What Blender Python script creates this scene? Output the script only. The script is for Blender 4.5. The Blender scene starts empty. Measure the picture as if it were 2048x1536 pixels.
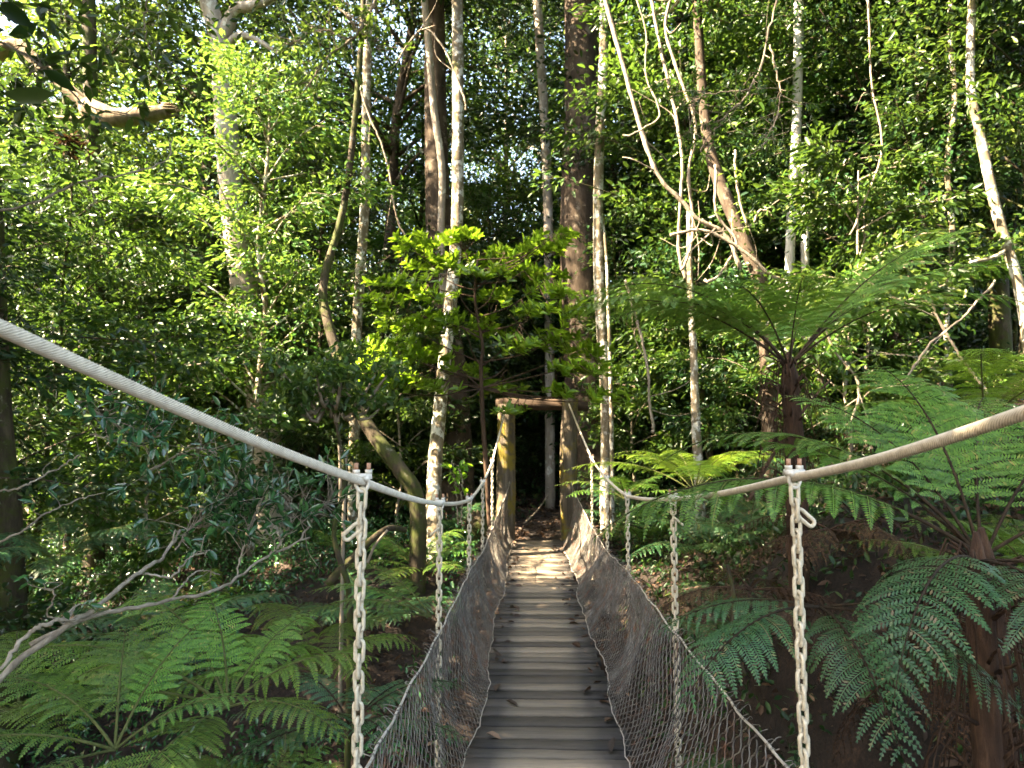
import bpy, math, numpy as np
from math import radians as R, pi, sin, cos, atan, tan
from mathutils import Matrix, Vector

# ------------------------------------------------------------------ camera, sky, sun, exposure
sc = bpy.context.scene
EYE = np.array([0.0, 0.0, 1.64]); FPX = 1365.33
PITCH = atan(117 / FPX); YAW = atan(39 / FPX)
cd = bpy.data.cameras.new('camera'); cam = bpy.data.objects.new('camera', cd)
sc.collection.objects.link(cam); sc.camera = cam
cam.location = EYE; cam.rotation_euler = (pi / 2 + PITCH, 0, YAW)
cd.lens = 24; cd.sensor_width = 36; cd.clip_start = 0.02; cd.clip_end = 600
cd.dof.use_dof = True; cd.dof.focus_distance = 2.6; cd.dof.aperture_fstop = 5.6
SUN_EL = R(43); SUN_FROM = np.array([-0.93, -0.28])      # horizontal direction the light comes from
SUN_FROM = SUN_FROM / np.linalg.norm(SUN_FROM)
w = bpy.data.worlds.new('World'); sc.world = w; w.use_nodes = True
nt = w.node_tree; bg = nt.nodes['Background']
sky = nt.nodes.new('ShaderNodeTexSky'); sky.sky_type = 'NISHITA'; sky.sun_disc = False
sky.sun_elevation = SUN_EL; sky.sun_rotation = math.atan2(SUN_FROM[0], SUN_FROM[1])
sky.air_density = 1.0; sky.dust_density = 2.0
nt.links.new(sky.outputs[0], bg.inputs[0]); bg.inputs[1].default_value = 0.10
sl = bpy.data.lights.new('sun', 'SUN'); sl.energy = 5.0; sl.angle = R(0.5); sl.color = (1.0, 0.90, 0.72)
so = bpy.data.objects.new('sun', sl); sc.collection.objects.link(so)
sd = Vector((SUN_FROM[0] * cos(SUN_EL), SUN_FROM[1] * cos(SUN_EL), sin(SUN_EL)))
so.rotation_euler = sd.to_track_quat('Z', 'Y').to_euler(); so.location = (-20, -8, 25)
vs = sc.view_settings; vs.view_transform = 'Standard'; vs.look = 'None'; vs.gamma = 1.0
vs.use_curve_mapping = False; vs.exposure = 3.85
try:
    vs.use_white_balance = True; vs.white_balance_temperature = 7800
except Exception: pass
cy = sc.cycles
cy.use_denoising = True; cy.max_bounces = 7; cy.diffuse_bounces = 2; cy.glossy_bounces = 2
cy.transmission_bounces = 4; cy.transparent_max_bounces = 4; cy.use_adaptive_sampling = True
cy.adaptive_threshold = 0.02; cy.caustics_reflective = False; cy.caustics_refractive = False

# ------------------------------------------------------------------ helpers
C = sc.collection
def ray(px, py):
    v = Vector(((px - 1024) / FPX, -(py - 768) / FPX, -1.0))
    return np.array(cam.rotation_euler.to_matrix() @ v)
def at(px, py, d):                      # world point seen in photo pixel px,py whose world y is d
    r = ray(px, py); return EYE + r * (d / r[1])
def nrm(a):
    a = np.asarray(a, float); return a / (np.linalg.norm(a, axis=-1, keepdims=True) + 1e-9)

class MB:
    def __init__(s): s.V = []; s.F = []; s.n = 0
    def add(s, V, F):
        V = np.asarray(V, float).reshape(-1, 3); F = np.asarray(F, int).reshape(-1, 4)
        s.V.append(V); s.F.append(F + s.n); s.n += len(V); return s
    def get(s): return np.concatenate(s.V), np.concatenate(s.F)

def mesh(name, VF, mat, smooth=True):
    V, F = VF
    me = bpy.data.meshes.new(name)
    me.vertices.add(len(V)); me.vertices.foreach_set('co', np.asarray(V, np.float32).ravel())
    me.loops.add(F.size); me.loops.foreach_set('vertex_index', F.astype(np.int32).ravel())
    me.polygons.add(len(F)); me.polygons.foreach_set('loop_start', (np.arange(len(F)) * 4).astype(np.int32))
    if smooth: me.polygons.foreach_set('use_smooth', np.ones(len(F), bool))
    me.update(calc_edges=True); me.materials.append(mat)
    return me
def tag(o, label=None, cat=None, group=None, kind=None):
    if label: o['label'] = label
    if cat: o['category'] = cat
    if group: o['group'] = group
    if kind: o['kind'] = kind
    return o
def root(name, loc, label, cat, group=None):
    o = bpy.data.objects.new(name, None); C.objects.link(o); o.location = Vector(loc); o.empty_display_size = .1
    return tag(o, label, cat, group)
def obj(name, me, parent=None, loc=None):
    o = bpy.data.objects.new(name, me); C.objects.link(o)
    if parent is not None: o.parent = parent
    if loc is not None: o.location = Vector(loc)
    return o
def part(name, VF, mat, parent, smooth=True):       # VF in world coordinates, parent unrotated
    V, F = VF; off = np.zeros(3); p = parent
    while p is not None: off = off + np.array(p.location); p = p.parent
    return obj(name, mesh(name, (V - off, F), mat, smooth), parent)
def copy_tree(o, parent=None):
    c = o.copy(); C.objects.link(c); c.parent = parent
    for ch in list(o.children): copy_tree(ch, c)
    return c

def spline(pts, n):
    P = np.asarray(pts, float); m = len(P)
    if m < 3:
        t = np.linspace(0, 1, n)[:, None]; return P[0] * (1 - t) + P[-1] * t
    E = np.vstack([2 * P[0] - P[1], P, 2 * P[-1] - P[-2]])
    t = np.linspace(0, m - 1, n); k = np.minimum(t.astype(int), m - 2); f = (t - k)[:, None]
    a, b, c, d = E[k], E[k + 1], E[k + 2], E[k + 3]
    return .5 * (2 * b + (c - a) * f + (2 * a - 5 * b + 4 * c - d) * f**2 + (3 * b - a - 3 * c + d) * f**3)

def tube(path, rad, sides=8, cap=True, shape=None, phase=0.0, ref=None):
    P = np.asarray(path, float); n = len(P); rad = np.broadcast_to(np.asarray(rad, float), (n,)).copy()
    if cap:
        e = 1e-4; T0 = nrm(P[1] - P[0]); T1 = nrm(P[-1] - P[-2])
        P = np.vstack([P[0] - T0 * e, P, P[-1] + T1 * e]); rad = np.concatenate([[rad[0] * .02], rad, [rad[-1] * .02]])
        if shape is not None: shape = np.vstack([shape[:1], shape, shape[-1:]])
        n += 2
    T = np.gradient(P, axis=0)
    if cap: T[0] = T[1]; T[-1] = T[-2]
    T = nrm(T)
    u = np.array(ref if ref is not None else ([0, 0, 1.] if abs(T[0][2]) < .8 else [1., 0, 0]))
    A = np.zeros((n, 3))
    for i in range(n):
        u = u - T[i] * np.dot(u, T[i]); u = u / (np.linalg.norm(u) + 1e-9); A[i] = u
    B = np.cross(T, A)
    th = np.linspace(0, 2 * pi, sides, endpoint=False) + phase
    rr = rad[:, None] * (shape if shape is not None else 1.0) * np.ones((n, sides))
    V = P[:, None, :] + (A[:, None, :] * np.cos(th)[None, :, None] + B[:, None, :] * np.sin(th)[None, :, None]) * rr[:, :, None]
    i = np.arange(n - 1)[:, None]; j = np.arange(sides)[None, :]; j2 = (j + 1) % sides
    F = np.stack(np.broadcast_arrays(i * sides + j, i * sides + j2, (i + 1) * sides + j2, (i + 1) * sides + j), -1).reshape(-1, 4)
    return V.reshape(-1, 3), F

def tubes4(P, rad, sides=4):            # many polylines at once: P (K,n,3)
    K, n, _ = P.shape
    T = nrm(np.gradient(P, axis=1)); up = np.array([0.13, 0.97, 0.2])
    A = nrm(np.cross(T, up)); B = np.cross(T, A)
    th = np.linspace(0, 2 * pi, sides, endpoint=False)
    V = P[:, :, None, :] + rad * (A[:, :, None, :] * np.cos(th)[:, None] + B[:, :, None, :] * np.sin(th)[:, None])
    k = np.arange(K)[:, None, None] * n * sides; i = np.arange(n - 1)[None, :, None]; j = np.arange(sides)[None, None, :]
    j2 = (j + 1) % sides
    F = np.stack(np.broadcast_arrays(k + i * sides + j, k + i * sides + j2, k + (i + 1) * sides + j2, k + (i + 1) * sides + j), -1).reshape(-1, 4)
    return V.reshape(-1, 3), F

def box(x0, x1, y0, y1, z0, z1):
    V = np.array([[x, y, z] for z in (z0, z1) for y in (y0, y1) for x in (x0, x1)], float)
    F = [[0, 2, 3, 1], [4, 5, 7, 6], [0, 1, 5, 4], [2, 6, 7, 3], [0, 4, 6, 2], [1, 3, 7, 5]]
    return V, np.array(F)

def leaves(pos, d, up, L, wr=.42, fold=.1, droop=.1):
    pos = np.asarray(pos, float); N = len(pos); d = nrm(d); s = nrm(np.cross(d, up)); u = np.cross(s, d)
    L = np.broadcast_to(np.asarray(L, float), (N,))[:, None]
    w_ = L * wr * .5
    b = pos; r1 = pos + d * L * .28 + s * w_ * .85 + u * L * fold; r2 = pos + d * L * .66 + s * w_ * .9 + u * L * (fold * .7 - droop * .4)
    t = pos + d * L - u * L * droop
    l1 = pos + d * L * .28 - s * w_ * .85 + u * L * fold; l2 = pos + d * L * .66 - s * w_ * .9 + u * L * (fold * .7 - droop * .4)
    V = np.stack([b, r1, r2, t, l2, l1], 1).reshape(-1, 3)
    k = np.arange(N)[:, None] * 6
    F = np.concatenate([k + np.array([[0, 1, 2, 3]]), k + np.array([[0, 3, 4, 5]])], 0)
    return V, F

# ------------------------------------------------------------------ materials
def newmat(name):
    m = bpy.data.materials.new(name); m.use_nodes = True; n = m.node_tree
    return m, n, n.nodes['Principled BSDF'], n.nodes['Material Output']
def ramp(n, stops, fac=None):
    r = n.nodes.new('ShaderNodeValToRGB'); e = r.color_ramp.elements
    while len(e) > 1: e.remove(e[-1])
    e[0].position = stops[0][0]; e[0].color = (*stops[0][1], 1)
    for p, c in stops[1:]:
        k = e.new(p); k.color = (*c, 1)
    if fac is not None: n.links.new(fac, r.inputs[0])
    return r
def noise(n, scale, detail=4, rough=.6, coord='Object', stretch=None):
    tc = n.nodes.new('ShaderNodeTexCoord'); nz = n.nodes.new('ShaderNodeTexNoise')
    nz.inputs['Scale'].default_value = scale; nz.inputs['Detail'].default_value = detail; nz.inputs['Roughness'].default_value = rough
    src = tc.outputs[coord]
    if stretch:
        mp = n.nodes.new('ShaderNodeMapping'); mp.inputs['Scale'].default_value = stretch; n.links.new(src, mp.inputs[0]); src = mp.outputs[0]
    n.links.new(src, nz.inputs['Vector']); return nz.outputs['Fac']
def mixc(n, fac, a, b, mode='MIX'):
    m = n.nodes.new('ShaderNodeMix'); m.data_type = 'RGBA'; m.blend_type = mode
    for sock, v in ((m.inputs[0], fac), (m.inputs[6], a), (m.inputs[7], b)):
        if hasattr(v, 'is_output'): n.links.new(v, sock)
        elif isinstance(v, (int, float)): sock.default_value = v
        else: sock.default_value = (*v, 1)
    return m.outputs[2]
def bump(n, b, h, strength=.5, dist=.01):
    k = n.nodes.new('ShaderNodeBump'); k.inputs['Strength'].default_value = strength; k.inputs['Distance'].default_value = dist
    n.links.new(h, k.inputs['Height']); n.links.new(k.outputs[0], b.inputs['Normal'])

def leafmat(name, stops, trans=.35, rough=.42, tcol=(.20, .30, .03), spec=.5, hue=.0):
    m, n, b, out = newmat(name)
    g = n.nodes.new('ShaderNodeNewGeometry')
    c = ramp(n, stops, g.outputs['Random Per Island']).outputs[0]
    oi = n.nodes.new('ShaderNodeObjectInfo')
    v = n.nodes.new('ShaderNodeHueSaturation'); n.links.new(c, v.inputs['Color'])
    mr = n.nodes.new('ShaderNodeMapRange'); mr.inputs[3].default_value = .75; mr.inputs[4].default_value = 1.3
    n.links.new(oi.outputs['Random'], mr.inputs[0]); n.links.new(mr.outputs[0], v.inputs['Value'])
    mh = n.nodes.new('ShaderNodeMapRange'); mh.inputs[3].default_value = .485; mh.inputs[4].default_value = .52
    n.links.new(oi.outputs['Random'], mh.inputs[0]); n.links.new(mh.outputs[0], v.inputs['Hue'])
    n.links.new(v.outputs[0], b.inputs['Base Color']); b.inputs['Roughness'].default_value = rough
    b.inputs['Specular IOR Level'].default_value = spec
    t = n.nodes.new('ShaderNodeBsdfTranslucent')
    tc = mixc(n, .6, v.outputs[0], tcol); n.links.new(tc, t.inputs[0])
    mx = n.nodes.new('ShaderNodeMixShader'); mx.inputs[0].default_value = trans
    n.links.new(b.outputs[0], mx.inputs[1]); n.links.new(t.outputs[0], mx.inputs[2]); n.links.new(mx.outputs[0], out.inputs[0])
    return m
def barkmat(name, c0, c1, c2, spot=None, spotamt=.5, moss=None, mossamt=.5, scale=6, stretch=(1, 1, .25), rough=.9):
    m, n, b, out = newmat(name)
    f = noise(n, scale, 8, .7, stretch=stretch)
    c = ramp(n, [(.3, c0), (.5, c1), (.72, c2)], f).outputs[0]
    if spot:
        f2 = noise(n, 5.5, 6, .7, stretch=(1, 1, .8)); r2 = ramp(n, [(spotamt, (0, 0, 0)), (spotamt + .05, (1, 1, 1))], f2)
        c = mixc(n, r2.outputs[0], c, spot)
    if moss:
        f3 = noise(n, 2.2, 8, .75); r3 = ramp(n, [(mossamt, (0, 0, 0)), (mossamt + .1, (1, 1, 1))], f3)
        c = mixc(n, r3.outputs[0], c, moss)
    n.links.new(c, b.inputs['Base Color']); b.inputs['Roughness'].default_value = rough
    b.inputs['Specular IOR Level'].default_value = .25
    bump(n, b, f, .9, .03); return m

M = {}
M['leaf_mid'] = leafmat('leaf_mid_green', [(0, (.010, .032, .008)), (.45, (.024, .062, .011)), (.8, (.05, .105, .016)), (1, (.12, .15, .03))], rough=.42, trans=.33, tcol=(.15, .27, .035), spec=.4)
M['leaf_dark'] = leafmat('leaf_dark_green', [(0, (.006, .022, .008)), (.5, (.014, .042, .012)), (.9, (.03, .07, .014)), (1, (.09, .10, .03))], trans=.22, rough=.36, tcol=(.10, .19, .025), spec=.4)
M['leaf_lime'] = leafmat('leaf_lime_green', [(0, (.022, .068, .010)), (.5, (.045, .115, .018)), (.85, (.085, .165, .028)), (1, (.19, .21, .07))], trans=.4, rough=.42, tcol=(.22, .34, .05), spec=.3)
M['leaf_shrub'] = leafmat('leaf_bright_shrub', [(0, (.06, .15, .014)), (.5, (.11, .25, .02)), (.85, (.16, .31, .03)), (1, (.28, .38, .06))], trans=.45, rough=.36, tcol=(.28, .46, .03))
M['leaf_gloss'] = leafmat('leaf_glossy_bluegreen', [(0, (.014, .055, .022)), (.5, (.028, .095, .032)), (1, (.05, .14, .04))], trans=.15, rough=.2, tcol=(.1, .24, .04), spec=.8)
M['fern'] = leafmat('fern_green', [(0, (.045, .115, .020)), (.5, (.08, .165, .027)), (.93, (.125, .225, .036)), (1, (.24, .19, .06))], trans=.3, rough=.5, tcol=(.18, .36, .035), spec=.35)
M['fern_sunlit'] = leafmat('fern_sunlit_green', [(0, (.07, .15, .022)), (.5, (.115, .21, .03)), (.93, (.16, .27, .04)), (1, (.28, .24, .07))], trans=.35, rough=.5, tcol=(.24, .42, .04), spec=.35)  # sunlight put into the colour, a lifted copy of the fern green
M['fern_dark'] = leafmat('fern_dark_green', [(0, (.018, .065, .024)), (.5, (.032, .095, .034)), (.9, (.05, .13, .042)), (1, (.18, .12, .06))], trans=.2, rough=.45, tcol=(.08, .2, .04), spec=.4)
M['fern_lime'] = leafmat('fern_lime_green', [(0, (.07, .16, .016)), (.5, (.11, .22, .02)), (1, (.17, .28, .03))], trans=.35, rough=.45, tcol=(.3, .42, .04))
M['dead_frond'] = leafmat('dead_frond', [(0, (.018, .010, .006)), (.5, (.04, .022, .013)), (1, (.10, .055, .03))], trans=.1, rough=.8, tcol=(.15, .08, .03), spec=.15)
M['litter'] = leafmat('dead_leaf', [(0, (.02, .011, .007)), (.5, (.055, .03, .018)), (.88, (.11, .06, .035)), (1, (.28, .17, .10))], trans=.1, rough=.7, tcol=(.25, .12, .04))
M['bark_pale'] = barkmat('bark_pale', (.20, .16, .13), (.34, .28, .23), (.50, .44, .38), spot=(.58, .55, .50), spotamt=.56, scale=7)
M['bark_spot'] = barkmat('bark_spotted', (.07, .055, .035), (.15, .12, .08), (.26, .22, .16), spot=(.50, .49, .45), spotamt=.50, moss=(.10, .11, .025), mossamt=.55, scale=9)
M['bark_dark'] = barkmat('bark_dark', (.025, .015, .010), (.06, .036, .024), (.12, .075, .05), scale=8, stretch=(1, 1, .12))
M['bark_brown'] = barkmat('bark_brown', (.022, .015, .011), (.06, .042, .030), (.13, .095, .068), spot=(.17, .14, .11), spotamt=.57, scale=5, stretch=(1, 1, .3))
M['bark_moss'] = barkmat('bark_mossy', (.016, .012, .008), (.045, .034, .022), (.11, .085, .055), moss=(.045, .055, .012), mossamt=.46, scale=7, spot=(.28, .26, .22), spotamt=.6)
M['bark_twig'] = barkmat('bark_twig', (.13, .10, .075), (.26, .21, .16), (.42, .36, .29), scale=14)
M['bark_limb'] = barkmat('bark_tan', (.08, .055, .035), (.20, .15, .095), (.34, .27, .18), moss=(.10, .10, .03), mossamt=.6, scale=8)
M['bark_white'] = barkmat('bark_white', (.30, .28, .25), (.52, .50, .47), (.68, .67, .64), spot=(.06, .05, .04), spotamt=.62, scale=6)
M['fern_trunk'] = barkmat('fern_trunk_fibre', (.016, .009, .006), (.05, .026, .016), (.11, .06, .035), scale=22, stretch=(1, 1, .2))
M['stipe'] = barkmat('fern_stipe', (.012, .008, .005), (.03, .018, .010), (.06, .04, .02), scale=20)
M['stipe_green'] = barkmat('fern_stipe_green', (.05, .06, .015), (.09, .10, .03), (.13, .14, .05), scale=20)

def metal(name, c0, c1, c2, scale=30, rough=.5, metallic=.0, rust=None, rustamt=.6, spec=.5):
    m, n, b, out = newmat(name)
    f = noise(n, scale, 6, .65); c = ramp(n, [(.3, c0), (.5, c1), (.7, c2)], f).outputs[0]
    if rust:
        f2 = noise(n, 9, 7, .75); r2 = ramp(n, [(rustamt, (0, 0, 0)), (rustamt + .12, (1, 1, 1))], f2); c = mixc(n, r2.outputs[0], c, rust)
    n.links.new(c, b.inputs['Base Color']); b.inputs['Roughness'].default_value = rough; b.inputs['Metallic'].default_value = metallic
    b.inputs['Specular IOR Level'].default_value = spec
    bump(n, b, f, .25, .002); return m
M['cable'] = metal('galvanised_cable', (.36, .31, .26), (.50, .44, .38), (.62, .56, .50), 40, .55, .15)
M['strand'] = metal('cable_strands', (.52, .45, .36), (.66, .58, .47), (.76, .68, .57), 40, .5, .05)
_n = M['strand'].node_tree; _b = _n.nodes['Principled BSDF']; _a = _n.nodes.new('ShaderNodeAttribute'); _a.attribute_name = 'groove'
_l = _b.inputs['Base Color'].links[0].from_socket        # groove shade painted into the colour, along the lay between the strands
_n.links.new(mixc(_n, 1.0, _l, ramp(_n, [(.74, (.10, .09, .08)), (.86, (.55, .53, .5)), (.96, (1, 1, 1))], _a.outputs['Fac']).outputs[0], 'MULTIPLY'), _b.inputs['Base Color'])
M['chain'] = metal('galvanised_chain', (.38, .32, .235), (.53, .455, .345), (.63, .56, .44), 60, .42, .1, rust=(.34, .22, .13), rustamt=.60)
M['clamp'] = metal('galvanised_clamp', (.46, .42, .36), (.62, .57, .50), (.74, .70, .64), 50, .5, .15, rust=(.36, .20, .12), rustamt=.62)
M['rust'] = metal('rusty_nut', (.20, .09, .05), (.34, .17, .10), (.46, .27, .18), 60, .8)
M['wire'] = metal('netting_wire', (.065, .055, .05), (.125, .112, .10), (.24, .225, .20), 14, .55, .2, rust=(.16, .07, .04), rustamt=.53)

def deckmat():
    m, n, b, out = newmat('weathered_deck_timber')
    g = n.nodes.new('ShaderNodeNewGeometry')
    base = ramp(n, [(0, (.045, .036, .028)), (.35, (.10, .082, .064)), (.65, (.15, .122, .094)), (1, (.25, .20, .15))], g.outputs['Random Per Island']).outputs[0]
    grain = noise(n, 3.0, 9, .7, stretch=(1.2, 22, 10))
    c = mixc(n, .75, base, ramp(n, [(.3, (.45, .45, .46)), (.5, (.95, .93, .9)), (.7, (1.35, 1.3, 1.22))], grain).outputs[0], 'MULTIPLY')
    # boards worn pale along the walking line, darker and bluish by the netting
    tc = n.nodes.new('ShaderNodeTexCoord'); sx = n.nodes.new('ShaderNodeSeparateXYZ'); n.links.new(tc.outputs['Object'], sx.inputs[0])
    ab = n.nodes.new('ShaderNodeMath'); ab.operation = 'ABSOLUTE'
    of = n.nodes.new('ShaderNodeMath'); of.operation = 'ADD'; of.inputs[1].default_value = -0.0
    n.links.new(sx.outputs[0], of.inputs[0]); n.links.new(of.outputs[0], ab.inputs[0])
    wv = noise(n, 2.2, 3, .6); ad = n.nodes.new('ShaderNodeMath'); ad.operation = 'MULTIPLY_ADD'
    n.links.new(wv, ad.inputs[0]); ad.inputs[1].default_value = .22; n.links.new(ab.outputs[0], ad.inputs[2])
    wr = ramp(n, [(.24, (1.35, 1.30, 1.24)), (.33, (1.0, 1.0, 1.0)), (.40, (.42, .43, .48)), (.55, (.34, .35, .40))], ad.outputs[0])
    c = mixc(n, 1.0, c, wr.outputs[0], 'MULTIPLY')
    st = noise(n, 7, 8, .8); c = mixc(n, ramp(n, [(.58, (0, 0, 0)), (.72, (.55, .55, .55))], st).outputs[0], c, (.075, .06, .05))
    n.links.new(c, b.inputs['Base Color']); b.inputs['Roughness'].default_value = .75; bump(n, b, grain, .6, .006)
    return m
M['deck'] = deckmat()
M['post'] = barkmat('treated_pole', (.035, .028, .022), (.10, .08, .06), (.22, .18, .14), moss=(.17, .13, .022), mossamt=.50, scale=9, stretch=(1, 1, .1))
M['lintel'] = barkmat('lintel_log', (.02, .013, .009), (.05, .032, .022), (.11, .07, .045), moss=(.14, .12, .02), mossamt=.58, scale=9, stretch=(.1, 1, 1))

def groundmat():
    m, n, b, out = newmat('forest_floor')
    f1 = noise(n, 1.3, 8, .7); f2 = noise(n, 26, 6, .8)
    a = ramp(n, [(.35, (.010, .006, .004)), (.5, (.022, .013, .009)), (.62, (.042, .024, .015))], f1).outputs[0]
    c = mixc(n, 1.0, a, ramp(n, [(.32, (.35, .35, .35)), (.5, (1, 1, 1)), (.66, (2.4, 2.1, 1.9))], f2).outputs[0], 'MULTIPLY')
    n.links.new(c, b.inputs['Base Color']); b.inputs['Roughness'].default_value = .95; bump(n, b, f2, 1.0, .04)
    return m
M['ground'] = groundmat()

# ------------------------------------------------------------------ terrain
DECK0, DECK1 = -1.2, 11.5; DXL, DXR = -.315, .495; DXC = (DXL + DXR) / 2
rs0 = np.random.RandomState(5)
_w = [(rs0.uniform(.15, 1.2), rs0.uniform(.15, 1.2), rs0.uniform(0, 6.28), rs0.uniform(0, 6.28)) for _ in range(10)]
def sst(x): x = np.clip(x, 0, 1); return x * x * (3 - 2 * x)
def terr(x, y):
    x = np.asarray(x, float); y = np.asarray(y, float)
    far = .05 * np.maximum(y - 12, 0) - .05 + 4 * sst((y - 30) / 60)
    z = far * sst((y - 9) / 3)
    gul = np.exp(-(np.abs((y - 3.6) / 4.4))**2.6)
    z = z - 2.9 * gul * (1 - .80 * sst((x - .9) / 1.5))
    right = sst((x - 1.1) / 5.5) * 2.3 + np.maximum(x - 5, 0) * .12
    z = z + right * (.35 + .65 * sst((14 - np.abs(y - 7)) / 10)) * sst((14 - y) / 6 + .6)
    left = -1.4 * sst((-x - 1.5) / 6) - .06 * np.clip(-x - 6, 0, 30)
    z = z + left * (.55 + .45 * sst((14 - y) / 8))
    nz = 0
    for a, b_, p, q in _w: nz = nz + np.sin(a * x * 1.7 + p) * np.cos(b_ * y * 1.7 + q)
    k = np.clip(np.hypot((x - .1), (y - 12.5)) / 3 - .3, .15, 1)
    z = z + nz * .045 * k + 1.1 * np.exp(-((x - 2.7)**2 / 1.3 + (y - 5.9)**2 / 1.8))
    return z
def grid_terrain():
    gx = np.concatenate([-np.geomspace(150, 14, 22)[:-1], np.linspace(-14, 14, 170), np.geomspace(14, 150, 22)[1:]])
    gy = np.concatenate([-np.geomspace(120, 8, 14)[:-1], np.linspace(-8, 30, 210), np.geomspace(30, 220, 26)[1:]])
    X, Y = np.meshgrid(gx, gy); Z = terr(X, Y) + rs0.randn(*X.shape) * .012 * (np.abs(X) < 14)
    V = np.stack([X, Y, Z], -1).reshape(-1, 3); nx, ny = len(gx), len(gy)
    i = np.arange(ny - 1)[:, None]; j = np.arange(nx - 1)[None, :]
    F = np.stack(np.broadcast_arrays(i * nx + j, i * nx + j + 1, (i + 1) * nx + j + 1, (i + 1) * nx + j), -1).reshape(-1, 4)
    return V, F
tag(obj('ground', mesh('ground', grid_terrain(), M['ground'])), kind='structure')

# ------------------------------------------------------------------ suspension footbridge
CXL, CXR = -.515, .785
bridge = root('footbridge', (DXC, 5.0, -.06), 'narrow suspension footbridge with timber deck, netting sides and chains on two cables', 'bridge')
def deckz(y): return .012 * np.sin(y * .9) + .05 * sst((y - 8) / 4)
rs = np.random.RandomState(11)
def deck():
    mb = MB(); y = DECK0
    while y < DECK1:
        wd = rs.uniform(.095, .15); g = rs.uniform(.016, .034)
        x0 = DXL - rs.uniform(.0, .05); x1 = DXR + rs.uniform(.0, .05); zt = float(deckz(y)) + rs.uniform(-.009, .006)
        nx = 9; xs = np.linspace(x0, x1, nx); c = .007
        prof = [(y, zt - .038), (y, zt - c), (y + c, zt), (y + wd - c, zt), (y + wd, zt - c), (y + wd, zt - .038)]
        tilt = rs.uniform(-.006, .006)
        ring = []
        for k, x in enumerate(xs):
            wob = rs.uniform(-.0015, .0015)
            ring.append([[x, py + wob, pz + tilt * (x - DXC) + wob] for py, pz in prof])
        V = np.array(ring).reshape(-1, 3); m_ = len(prof); F = []
        for k in range(nx - 1):
            for q in range(m_):
                q2 = (q + 1) % m_; F.append([k * m_ + q, (k + 1) * m_ + q, (k + 1) * m_ + q2, k * m_ + q2])
        e = (nx - 1) * m_; F += [[0, 1, 2, 5], [2, 3, 4, 5], [e + 5, e + 2, e + 1, e], [e + 5, e + 4, e + 3, e + 2]]
        mb.add(V, np.array(F)); y += wd + g
    return mb.get()
part('deck', deck(), M['deck'], bridge, smooth=False)
mb = MB()
for sx in (DXL + .08, DXR - .08):
    ys = np.linspace(DECK0, DECK1, 30); mb.add(*tube(np.stack([ys * 0 + sx, ys, deckz(ys) - .075], -1), .032, 8))
part('stringer', mb.get(), M['bark_dark'], bridge)

# clamp stations: photo pixels of the cable and depth
ST = [(727, 963, 2.08, 1578, 955), (880, 1008, 3.86, 1340, 999), (939, 1000, 5.69, 1250, 992), (964, 965, 7.24, 1208, 957), (986, 924, 9.0, 1182, 917)]
stL = [at(a, b_, d) for a, b_, d, _, _ in ST]; stR = [at(a, b_, d) for _, _, d, a, b_ in ST]
for p in stL: p[0] = CXL
for p in stR: p[0] = CXR
topL = at(1012, 812, 11.35); topR = at(1137, 806, 11.35)
def cable_path(st, side):
    if side < 0: near = [tuple(at(0, 655, 1.02)), (-1.25, -.75, 2.35), (-1.55, -1.6, 2.85)]
    else: near = [tuple(at(2048, 826, 1.2)), (1.02, -.3, 2.05), (1.2, -1.6, 2.75)]
    pts = [np.array(p) for p in near[::-1]] + st + [topL if side < 0 else topR]
    pts.append(pts[-1] + np.array([0, 1.2, -.9]))
    out = []
    for a, b_ in zip(pts[:-1], pts[1:]):     # nearly straight runs between the clamps with rounded bends
        n = max(3, int(np.linalg.norm(b_ - a) / .0013)) if a[1] < 3.7 and b_[1] > 0.2 else max(3, int(np.linalg.norm(b_ - a) / .012))
        t = np.linspace(0, 1, n, endpoint=False)[:, None]; seg = a * (1 - t) + b_ * t
        seg[:, 2] -= .012 * np.sin(t[:, 0] * pi); out.append(seg)
    P = np.vstack(out)
    for _ in range(3): P[1:-1] = (P[:-2] + P[1:-1] + P[2:]) / 3
    return P
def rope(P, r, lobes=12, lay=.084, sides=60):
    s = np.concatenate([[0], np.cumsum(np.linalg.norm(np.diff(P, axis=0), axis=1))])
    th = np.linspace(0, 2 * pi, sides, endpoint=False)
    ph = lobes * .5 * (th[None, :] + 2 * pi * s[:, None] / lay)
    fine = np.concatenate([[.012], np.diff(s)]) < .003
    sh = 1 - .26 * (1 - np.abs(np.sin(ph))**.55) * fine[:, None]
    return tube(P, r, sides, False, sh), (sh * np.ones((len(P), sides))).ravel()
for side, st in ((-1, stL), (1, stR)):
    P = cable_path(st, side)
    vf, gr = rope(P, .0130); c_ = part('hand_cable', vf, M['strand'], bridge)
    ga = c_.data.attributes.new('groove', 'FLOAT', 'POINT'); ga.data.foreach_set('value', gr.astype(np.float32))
    c_['label'] = 'thick twisted steel cable on the %s side of the bridge' % ('left' if side < 0 else 'right')

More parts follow.
